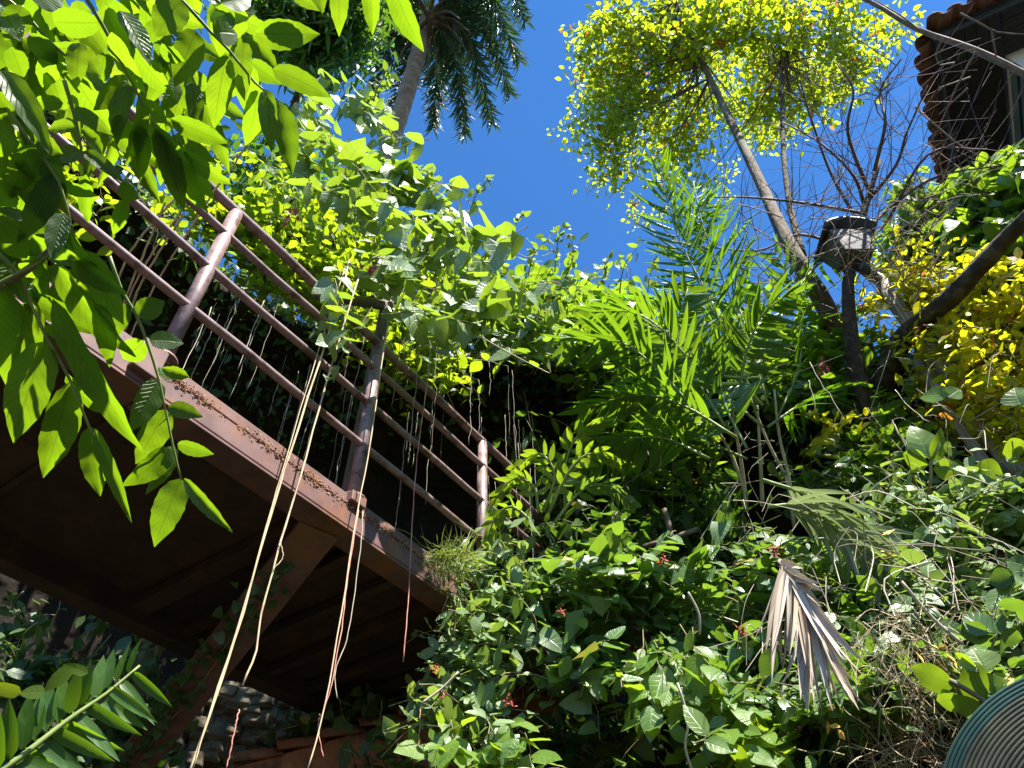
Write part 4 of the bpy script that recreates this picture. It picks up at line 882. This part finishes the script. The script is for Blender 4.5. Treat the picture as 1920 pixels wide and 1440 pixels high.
# dry root tangle and dead twigs in the lower right
dt = Leaves('lance', M['dead']); m = MB()
for _ in range(520):
    u, v = random.gauss(1700, 55), random.uniform(1150, 1460); p = P(u, v, 2.9 + random.random() * 0.4)
    d = (rv(1) - UP * 0.35).normalized(); L_ = random.uniform(0.05, 0.2)
    m.tube(spline([p, p + d * L_ * .5 + rv(0.025), p + d * L_ - UP * 0.04 + rv(0.02)], 6), random.uniform(0.0007, 0.0018), 3, False)
m.build('root_tangle', M['fibre'], None, label='tangle of fine dry tan roots in the lower right', category=None, kind='stuff') if False else setp(m.build('root_tangle', M['fibre']), 'tangle of fine dry tan roots in the lower right', 'roots', None, 'stuff')
for lbl, px, rr in (('straight dry stick pointing down right beside the root tangle', [(1690, 1090), (1750, 1160), (1806, 1208)], 0.006), ('pale curved stem hanging below the drooping sprays', [(1270, 1280), (1290, 1350), (1285, 1400), (1300, 1450)], 0.005), ('thin pale stem curving through the broad-leaved bush', [(1290, 1110), (1310, 1150), (1312, 1190)], 0.005), ('bent grey stem arching at the left of the pale bush', [(790, 1320), (830, 1290), (860, 1260)], 0.005)):
    s_ = setp(MB().tube(spline([P(u, v, 2.95) for u, v in px], 10), rr, 5).build('dry_stem', M['root_grey']), lbl, 'stem')

m = MB()
for _ in range(170):
    u, v = random.uniform(1380, 1920), random.uniform(640, 1200); c = ray(u, v); p = PH(u, v, random.uniform(2.5, 3.2) if v > 900 else random.uniform(3.3, 4.0))
    d = (outward(p) * 0.2 + rv(0.8) - UP * 0.3).normalized(); L_ = random.uniform(0.1, 0.4)
    m.tube(spline([p, p + d * L_ * .5 + rv(0.03), p + d * L_ - UP * 0.05], 6), random.uniform(0.001, 0.0028), 3, False)
setp(m.build('dry_twigs', M['root_grey']), 'thin dry twigs caught all over the right bank shrubs', 'twigs', None, 'stuff')
# big-leaved plants, each leaf its own
def leafpx(lv, bx_, by_, tx, ty, wp, d, dt=0.0, roll=None, up=0.0, var=None, wk=1.0):
    p0 = P(bx_, by_, d); p1 = P(tx, ty, d + dt); a = p1 - p0; vw = (p0 - CAM).normalized(); an = a.normalized()
    s = an.cross(vw).normalized(); nm = s.cross(an); nm = nm if nm.dot(vw) < 0 else -nm
    r = random.gauss(0, 0.45) if roll is None else roll
    nm = (nm * math.cos(r) + s * math.sin(r) + UP * up)
    lv.add(p0, an, nm, a.length, wp / F * d * wk, var)
bg_ = mk('rubber_plant', P(1880, 1400, 2.1), 'shrub with a few big paddle leaves above the ribbed disc', 'plant')
lv = Leaves('big', M['l_bright'])
for a in [(1790, 1285, 1702, 1258, 44), (1850, 1310, 1795, 1245, 66), (1850, 1260, 1822, 1212, 60), (1830, 1250, 1790, 1225, 30), (1862, 1305, 1890, 1270, 50), (1845, 1325, 1780, 1330, 40), (1870, 1320, 1900, 1290, 36), (1800, 1310, 1755, 1320, 36)]: leafpx(lv, *a, 2.2, 0.03)
lv.parts(bg_, lv.L)
MB().tube(spline([P(1780, 1275, 2.2), P(1840, 1310, 2.2), P(1880, 1345, 2.2), P(1960, 1420, 2.2)], 8), 0.006, 6).build('stem', M['stalk_brown'], bg_)
bg_ = mk('paddle_leaf_plant', P(1740, 900, 4.0), 'cluster of broad paddle leaves above the right bank shrub', 'plant')
lv = Leaves('big', M['l_bright'])
for a in [(1745, 860, 1715, 790, 52), (1745, 862, 1782, 805, 40), (1740, 870, 1690, 852, 40), (1742, 872, 1690, 880, 34), (1748, 870, 1770, 850, 50), (1750, 880, 1800, 880, 36), (1780, 740, 1720, 735, 36), (1778, 745, 1800, 725, 30), (1915, 760, 1896, 725, 50), (1880, 890, 1820, 870, 40), (1840, 905, 1790, 900, 40), (1880, 850, 1930, 830, 40)]: leafpx(lv, *a, 4.0, 0.05)
lv.parts(bg_, lv.L)
MB().tube(spline([P(1745, 865, 4.0), P(1745, 900, 4.0), P(1735, 960, 4.1)], 6), 0.008, 6).build('stem', M['stalk_brown'], bg_)
bg_ = mk('glossy_leaf_plant', P(1930, 1120, 2.6), 'plant with large glossy leaves at the right edge', 'plant')
lv = Leaves('big', M['l_shrub'])
for a in [(1900, 1080, 1850, 1090, 34), (1905, 1095, 1858, 1085, 44), (1925, 1060, 1885, 1050, 30), (1925, 1130, 1870, 1140, 26), (1860, 1190, 1790, 1180, 36), (1862, 1185, 1800, 1150, 44), (1868, 1190, 1880, 1150, 30), (1870, 1190, 1835, 1215, 30), (1876, 1190, 1920, 1200, 30)]: leafpx(lv, *a, 2.6, 0.03)
lv.parts(bg_, lv.L)
MB().tube(spline([P(1868, 1190, 2.6), P(1850, 1240, 2.62), P(1835, 1270, 2.65)], 6), 0.004, 6).build('stem', M['stalk_brown'], bg_)

# flowers
def flower(name, label, u, v, d, n, s, mat, cat='flower', group=None, drop=0.3):
    c = P(u, v, d); t = mk(name, c, label, cat, group); rs = M[mat]
    for i in range(n):
        m = MB(); dr = (rv(1) - UP * drop).normalized(); q = c + rv(s * 0.5)
        sd = dr.orthogonal().normalized(); up_ = dr.cross(sd)
        m.v = [q, q + dr * s * .5 + sd * s * .3, q + dr * s + up_ * s * 0.1, q + dr * s * .5 - sd * s * .3, q + dr * s * .45 + up_ * s * .15]; m.f = [(0, 1, 4), (1, 2, 4), (2, 3, 4), (3, 0, 4)]
        m.build('petal', rs, t)
flower('orange_flower', 'upper orange flower on the pale small-leaved bush', 822, 1254, 3.15, 16, 0.018, 'flower_red')
flower('orange_flower', 'lower orange flower near the clay coping', 830, 1296, 3.15, 16, 0.018, 'flower_red')
flower('orange_flower', 'orange flower under the pale bush at bottom', 955, 1316, 3.1, 16, 0.018, 'flower_red')
flower('rust_flower', 'rust-brown withered flower inside the broad-leaved bush', 1052, 1147, 3.1, 16, 0.016, 'flower_red')
flower('red_bract', 'red bract beside the broad-leaved bush top', 1243, 1052, 3.2, 18, 0.02, 'flower_red')
flower('red_bract', 'red bract left above the dead palm frond', 1450, 1030, 3.05, 22, 0.02, 'flower_red')
flower('red_bract', 'dark red curled bract left of the dead frond tips', 1388, 1182, 3.0, 20, 0.02, 'flower_red')
flower('pink_flower', 'pink blossom cluster by the arbour strut', 698, 506, 4.0, 22, 0.035, 'flower_pink')
flower('pink_flower', 'faint pink blossom high behind the top rail', 548, 405, 5.2, 10, 0.05, 'flower_pink')
flower('pink_flower', 'dull pink flower spray beside the forked trunk', 1545, 690, 4.8, 12, 0.04, 'flower_pink')
flower('withered_leaf', 'orange withered leaf cluster above the paddle leaves', 1750, 1238, 2.3, 5, 0.035, 'flower_orange', 'leaf')
flower('withered_leaf', 'orange curled leaf under the dead palm frond', 1568, 1352, 2.9, 4, 0.045, 'flower_orange', 'leaf')
flower('withered_leaf', 'pale orange leaf right above the dead frond', 1655, 1022, 3.1, 4, 0.05, 'flower_orange', 'leaf')
flower('withered_leaf', 'orange leaf tip near the disc rim', 1900, 1268, 2.2, 3, 0.04, 'flower_orange', 'leaf')

# grass tuft at the walkway end
gt = mk('grass_tuft', P(850, 1050, 3.45), 'wispy yellow-green grass tuft sprouting from the walkway rim', 'grass')
lv = Leaves('lance', M['grass'])
for _ in range(260):
    c = P(random.gauss(848, 22), random.gauss(1045, 14), 3.42 + random.random() * 0.12)
    ax = (rv(0.8) - UP * 0.4 + outward(c) * 0.2).normalized(); lv.add(c, ax, rv(1), random.uniform(0.06, 0.16), 0.004)
lv.build(gt, 60, 'blade', 'blades')
lv = Leaves('lance', M['grass'])
for _ in range(40):
    c = P(random.gauss(856, 6), random.uniform(1100, 1160), 3.42); lv.add(c, (-UP + rv(0.25)).normalized(), rv(1), random.uniform(0.08, 0.16), 0.004)
lv.merged(gt, lv.L, 'dry_blades')

# creeping fig on the brace and the coping
cf = mk('creeping_fig', P(300, 1240, 3.9), 'small round-leaved creeper climbing the raking brace', 'creeper')
lv = Leaves('heart', M['l_dark'])
pa, pb, bx, by = brace_line
for _ in range(170):
    t = random.uniform(0.1, 0.95); p = pa.lerp(pb, t) + bx * random.gauss(-0.03 if bx.x > 0 else 0.03, 0.05) - by * 0.02
    o = outward(p); p = p + o * random.uniform(0.01, 0.06); s = random.uniform(0.03, 0.055)
    lv.add(p, (rv(0.7) - UP * 0.5).normalized(), o + rv(0.3), s, s * 0.85)
lv.parts(cf, lv.L)
MB().tube([pa.lerp(pb, t) + bx * random.gauss(0, 0.02) - by * 0.03 for t in np.linspace(0.1, 0.9, 12)], 0.003, 4).build('stem', M['stalk_brown'], cf)
cf = mk('creeping_fig', P(560, 1420, 4.3), 'small round-leaved creeper growing along the clay coping', 'creeper')
lv = Leaves('heart', M['l_dark'])
for _ in range(190):
    t = random.betavariate(2, 2.6); p = ca_ + cd_ * t * 0.55 + UP * (0.06 + abs(random.gauss(0, 0.06))) ; o = outward(p); p += o * random.uniform(0.02, 0.16); s = random.uniform(0.035, 0.065)
    lv.add(p, (rv(0.7) - UP * 0.4).normalized(), o + UP * 0.4 + rv(0.4), s, s * 0.85)
for (u, v) in [(700, 1300), (708, 1310), (695, 1320), (712, 1325), (690, 1335), (705, 1340), (685, 1345), (715, 1305)]:
    lv.add(P(u, v, 4.3), (rv(0.7) - UP * 0.3).normalized(), outward(P(u, v, 4.3)) + rv(.3), 0.06, 0.05)
lv.parts(cf, lv.L)
MB().tube([ca_ + cd_ * t + UP * 0.1 + outward(ca_) * 0.1 for t in np.linspace(0, 0.55, 10)], 0.003, 4).build('stem', M['stalk_brown'], cf)

# ================================================================== hanging aerial roots
def root(label, px, d, r, mat='root', group='hanging aerial roots', name='aerial_root', kink=0.006):
    pts = spline([PH(u, v, -d) if d < 0 else P(u, v, d) for u, v in px], 26)
    pts = [p + rv(kink * 0.16) for p in pts]
    o = MB().tube(pts, [r * 0.8 * (1.0 - 0.25 * i / len(pts)) for i in range(len(pts))], 6, wob=0.15).build(name, M[mat])
    return setp(o, label, 'root', group)
root('thick cream root hanging farthest left in front of the rim', [(655, 490), (632, 575), (560, 800), (512, 950), (455, 1150), (400, 1320), (352, 1460)], -2.17, 0.006)
root('cream strand twined beside the leftmost thick root', [(648, 500), (618, 590), (545, 830), (500, 985), (462, 1120), (392, 1340), (362, 1440)], -2.16, 0.003)
root('kinked cream root second from the left over the rim', [(672, 520), (643, 615), (600, 760), (562, 900), (525, 1020), (512, 1070), (490, 1150), (480, 1220), (455, 1285)], -2.2, 0.0052)
root('small loop strand splitting from the kinked root', [(525, 1015), (530, 1045), (512, 1068)], -2.19, 0.0022)
root('red tip strand below the kinked root', [(448, 1330), (438, 1380), (424, 1440)], -2.2, 0.003, 'root_red')
root('long straight cream root hanging past the second post base', [(728, 600), (715, 690), (690, 860), (668, 970), (640, 1150), (610, 1320), (575, 1450)], -2.4, 0.0042)
root('red root beside the long straight cream root', [(672, 955), (655, 1060), (640, 1180), (620, 1290), (600, 1350)], -2.42, 0.0035, 'root_red')
root('brown root strand curling to the right of the red root', [(680, 960), (678, 1010), (662, 1130), (650, 1200), (628, 1260), (632, 1310)], -2.43, 0.0026, 'root_grey')
root('thin tail root ending low under the red root', [(600, 1340), (597, 1370), (606, 1420)], -2.42, 0.0026, 'root_red')
root('single root hanging free near the walkway end', [(805, 690), (792, 780), (780, 880), (772, 1000), (765, 1130), (756, 1240)], -2.68, 0.004, 'root_red')
root('pale root rising from the top rail into the vine', [(822, 500), (812, 590), (803, 700), (795, 760)], -2.66, 0.004)
root('thin root below the walkway end beside the bush', [(857, 1120), (853, 1180), (850, 1235)], -2.85, 0.0026, 'root_red')
root('short red root hanging by the bottom bush', [(788, 1330), (786, 1380), (782, 1430)], -2.8, 0.0026, 'root_red')
root('bare woody runner reaching right before the dark hollow', [(840, 590), (900, 630), (960, 665), (1010, 690), (1030, 700)], 4.6, 0.006)
# pale straps between the first post and the leaves
for i, (px) in enumerate([[(365, 360), (270, 500), (225, 600)], [(330, 370), (240, 480), (200, 600)], [(345, 400), (265, 530), (235, 620)], [(420, 330), (300, 520), (240, 640)], [(310, 380), (235, 560), (215, 640)], [(470, 260), (425, 330)], [(410, 280), (395, 305)]]):
    root('pale dry root slanting behind the first post', px, 3.55, 0.006, 'root')
# fine roots curtain in the hollow behind the rails
for i in range(64):
    u = random.uniform(380, 1000); top = 470 + (u - 380) * 0.38 + random.uniform(-30, 230)
    p = P(u, top, random.uniform(4.2, 5.0)); L_ = random.uniform(0.2, 0.95)
    pts = [p - UP * L_ * k / 10 + rv(0.003) + outward(p) * 0.006 * math.sin(k * .5 + i) for k in range(11)]
    setp(MB().tube(pts, [random.choice((0.0009, 0.0012, 0.0012, 0.002))] * 11, 4).build('hanging_root', M[random.choice(('root_grey', 'root_grey', 'twig'))]), 'fine pale root hanging in the dark hollow behind the railing', 'root', 'fine hanging roots')
for i in range(16):
    u = random.uniform(1130, 1700); v = random.uniform(640, 1000); p = P(u, v, random.uniform(4.2, 4.8)); L_ = random.uniform(0.2, 0.7)
    sw_ = rv(0.05); pts = [p - UP * L_ * k / 8 + sw_ * (k / 8) ** 2 + rv(0.003) for k in range(9)]
    setp(MB().tube(pts, 0.002, 4).build('hanging_root', M['root_grey']), 'pale rootlet dangling among the right bank shrubs', 'root', 'rootlets on the right bank')

# ================================================================== near palm frond, bottom left
nf = mk('near_palm_frond', P(-60, 1500, 1.5), 'green palm frond arching up in the bottom left corner', 'palm frond')
pts = spline([P(-60, 1490, 1.5), P(40, 1418, 1.5), P(130, 1348, 1.52), P(200, 1300, 1.54), P(262, 1248, 1.56)], 16)
rach = MB().tube(pts, [0.006 - 0.004 * i / len(pts) for i in range(len(pts))], 7).build('stalk', M['stalk'], nf)
lv = Leaves('blade', M['l_palm'])
for k in range(14):
    t = (k + 0.6) / 14.6; bx_, by_ = -60 + 322 * t, 1490 - 242 * t - 10 * math.sin(math.pi * t)
    l = 128 - 62 * t; up_a = RAD(96 - 26 * t + random.uniform(-7, 7))
    leafpx(lv, bx_, by_, bx_ + l * math.cos(up_a), by_ - l * math.sin(up_a), 30 - 14 * t, 1.5 + 0.06 * t, random.uniform(-0.02, 0.05), random.gauss(0.3, 0.25))
    l = 168 - 70 * t; dn_a = RAD(-28 - 18 * t + random.uniform(-9, 9))
    leafpx(lv, bx_ + 6, by_ - 4, bx_ + 6 + l * math.cos(dn_a), by_ - 4 - l * math.sin(dn_a), 26 - 11 * t, 1.5 + 0.06 * t, random.uniform(-0.05, 0.03), random.gauss(-0.2, 0.3))
lv.parts(nf, lv.L, 'leaflet')
lv = Leaves('blade', M['l_lime'])
for a in [(40, 1300, -30, 1285, 20), (85, 1296, 35, 1300, 20), (135, 1250, 80, 1298, 22), (165, 1262, 118, 1245, 16)]: leafpx(lv, *a, 1.48, 0.0)
lv.parts(nf, lv.L, 'leaflet')

# ================================================================== foreground compound-leaved branch, upper left
ft = mk('compound_leaf_branch', P(-200, 300, 1.3), 'foreground branch of long backlit compound leaves at upper left', 'branch')
def stalk(px, d, r=0.0022, slope=0.0):
    pts = spline([P(u, v, d + slope * i) for i, (u, v) in enumerate(px)], 14)
    return MB().tube(pts, [r * (1.3 - 0.7 * i / len(pts)) for i in range(len(pts))], 6).build('leaf_stalk', M['stalk'], ft)
groups = [
 (1.18, [(-10, 470), (30, 510), (60, 572), (87, 633), (130, 710), (167, 800), (181, 823)],
  [(62, 568, 0, 735, 80), (88, 640, 10, 832, 78), (130, 718, 92, 908, 66), (137, 708, 207, 738, 30), (168, 800, 182, 935, 48), (175, 802, 247, 980, 26), (60, 560, 118, 590, 34), (86, 610, 145, 640, 32), (20, 500, -40, 610, 60), (125, 700, 210, 800, 30)]),
 (1.24, [(205, 480), (228, 545), (255, 590), (275, 640), (300, 720), (325, 840), (340, 900)],
  [(256, 590, 308, 563, 46), (281, 638, 342, 634, 40), (270, 640, 222, 684, 50), (298, 703, 325, 700, 34), (298, 712, 245, 806, 52), (316, 763, 372, 775, 34), (312, 768, 253, 872, 58), (333, 832, 396, 856, 30), (326, 836, 296, 922, 38), (318, 842, 250, 918, 58), (340, 898, 282, 1024, 62), (345, 897, 420, 996, 26), (240, 570, 196, 640, 40), (304, 690, 362, 710, 26)]),
 (1.2, [(120, 150), (135, 200), (145, 240), (153, 285), (160, 325)],
  [(118, 193, 55, 190, 28), (140, 238, 82, 238, 28), (150, 282, 102, 296, 32), (152, 241, 208, 296, 28), (157, 283, 228, 335, 28), (160, 322, 160, 428, 28), (138, 205, 200, 240, 28)]),
 (1.3, [(300, -40), (350, 10), (395, 60), (430, 95), (478, 155), (520, 188)],
  [(437, 8, 385, 102, 52), (480, 62, 594, 72, 56), (512, 130, 616, 170, 44), (520, 188, 556, 320, 50), (485, 162, 470, 292, 42), (500, 168, 508, 275, 36), (368, 58, 327, 156, 56), (457, 80, 444, 180, 52), (425, 104, 394, 238, 50), (360, 155, 372, 238, 36), (400, 62, 450, 55, 50), (455, 15, 425, 80, 44), (330, 150, 320, 205, 40), (300, 40, 272, 84, 36), (300, 88, 340, 118, 36), (470, 120, 452, 215, 44), (415, 5, 480, -10, 50), (340, 0, 290, 60, 60), (395, 40, 470, 0, 56), (545, -30, 600, 15, 40)]),
 (1.22, [(120, -60), (170, 10), (210, 80), (245, 150), (265, 190), (292, 240)],
  [(195, 10, 238, 132, 44), (225, 20, 292, 112, 46), (210, 60, 258, 192, 46), (250, 90, 312, 186, 46), (215, 0, 255, 90, 44), (220, 215, 252, 302, 42), (255, 230, 286, 352, 38), (290, 236, 318, 342, 38), (292, 240, 384, 418, 56), (320, 222, 432, 276, 42), (300, 240, 346, 402, 44), (345, 285, 425, 352, 36), (330, 270, 400, 388, 40), (262, 190, 320, 235, 34), (245, 160, 200, 250, 40), (268, 195, 250, 320, 40), (240, 150, 180, 200, 44)]),
 (1.35, [(-40, -40), (40, 20), (90, 75), (140, 120), (165, 150)],
  [(145, 86, 182, 142, 36), (150, 80, 138, 152, 36), (135, 130, 192, 258, 56), (90, 130, 126, 218, 36), (60, 62, 104, 128, 40), (0, 18, 44, 70, 44), (80, 8, 150, 66, 46), (20, 88, 46, 152, 36), (100, 40, 190, 50, 50), (40, 10, 20, 80, 50), (160, 140, 150, 240, 40), (110, 90, 70, 170, 40), (170, 20, 110, 60, 60), (60, 0, 120, -20, 60), (0, 60, -20, 130, 50), (150, 40, 200, 110, 50)]),
 (1.12, [(-90, 60), (-40, 130), (10, 200), (60, 270), (110, 340), (135, 430)],
  [(0, 132, 104, 262, 48), (0, 172, 64, 256, 44), (32, 200, 142, 402, 48), (10, 262, 112, 364, 46), (20, 328, 146, 442, 48), (25, 300, 78, 332, 26), (0, 390, 40, 404, 26), (60, 270, 20, 380, 50), (100, 330, 60, 450, 50), (-10, 210, 0, 330, 60), (110, 340, 180, 380, 40), (120, 400, 90, 480, 40), (135, 430, 160, 520, 44), (0, 420, 60, 500, 50), (-20, 330, 30, 430, 60), (40, 250, 110, 290, 44)]),
 (1.16, [(-60, 570), (0, 530), (60, 500), (100, 470), (135, 430)],
  [(0, 520, 115, 572, 46), (100, 560, 242, 872, 52), (110, 500, 216, 684, 48), (160, 470, 226, 612, 52), (182, 570, 222, 692, 40), (222, 350, 256, 372, 38), (235, 372, 214, 452, 28), (135, 490, 232, 560, 40), (40, 548, 200, 640, 44), (70, 480, 40, 540, 40), (30, 560, -30, 640, 70), (0, 540, -10, 700, 70), (90, 500, 160, 560, 44), (20, 470, 90, 420, 40), (60, 430, 110, 400, 44)]),
 (1.28, [(560, -90), (640, -60), (740, -40)], [(635, -45, 638, 56, 36), (690, -45, 702, 72, 36), (735, -35, 777, 96, 46), (590, -50, 600, 20, 36)]),
]
def auto(d, px, n, ll, ww):
    pts = spline([Vector((u, v, 0)) for u, v in px], 20); m_ = len(pts) - 1; lf = []
    for i in range(n):
        t = 0.15 + 0.85 * i / (n - 1); k = min(m_ - 1, int(t * m_)); p = pts[k]; dr = (pts[k + 1] - pts[k]).normalized(); sd = Vector((-dr.y, dr.x, 0))
        for q in (1, -1):
            a = (dr * random.uniform(0.3, 0.7) + sd * q * random.uniform(0.6, 1.0) + Vector((0, random.uniform(0.3, 1.2), 0))).normalized(); l = ll * random.uniform(0.75, 1.2)
            lf.append((p.x, p.y, p.x + a.x * l, p.y + a.y * l, ww * random.uniform(0.8, 1.2)))
    e = pts[-1]; lf.append((e.x, e.y, e.x + dr.x * ll, e.y + dr.y * ll + 20, ww))
    return (d, px, lf)
groups += [auto(1.55, [(150, -80), (260, -10), (330, 80), (380, 190)], 7, 125, 34), auto(1.6, [(-60, 40), (60, 80), (150, 150), (230, 260)], 7, 125, 34), auto(1.5, [(-80, 180), (0, 240), (60, 330), (90, 430)], 6, 125, 36),
           auto(1.7, [(300, -90), (380, -20), (450, 40), (470, 130)], 6, 95, 34), auto(1.45, [(-90, 380), (-20, 430), (50, 450), (130, 520)], 6, 125, 36), auto(1.65, [(20, -90), (80, -10), (120, 60), (150, 150)], 6, 100, 36), auto(1.58, [(180, 60), (240, 120), (300, 180), (330, 270)], 5, 105, 34)]
for d, px, lf in groups:
    sk = stalk(px, d)
    lv = Leaves('near', M['l_near'])
    for (bx_, by_, tx, ty, wp) in lf:
        leafpx(lv, bx_, by_, tx, ty, wp * 0.86, d + random.uniform(-0.03, 0.05), random.uniform(-0.05, 0.06), up=0.0)
    lv.parts(sk, lv.L, 'leaflet')
MB().tube(spline([P(-160, 640, 1.2), P(-40, 560, 1.18), P(60, 500, 1.17), P(135, 430, 1.18)], 10), 0.005, 7).build('twig', M['twig'], ft)
MB().tube(spline([P(-120, 700, 1.2), P(-200, 400, 1.25), P(-150, 100, 1.3), P(40, -120, 1.3), P(300, -140, 1.3), P(760, -120, 1.28)], 20), 0.008, 8).build('twig', M['twig'], ft)

# the sapling that carries the foreground branch, just out of frame on the left
MB().tube(spline([Vector((-1.25, 0.15, 0)), Vector((-1.15, 0.2, 1.6)), Vector((-1.0, 0.3, 2.6)), Vector((-0.95, 0.3, 3.3))], 14), [0.035 - 0.024 * i / 14 for i in range(15)], 10, wob=0.05).build('stem', M['bark'], ft)
MB().tube(spline([Vector((-1.1, 0.23, 2.0)), P(-330, 560, 1.25), P(-200, 480, 1.22), P(-160, 400, 1.25)], 8), 0.009, 7).build('twig', M['twig'], ft)
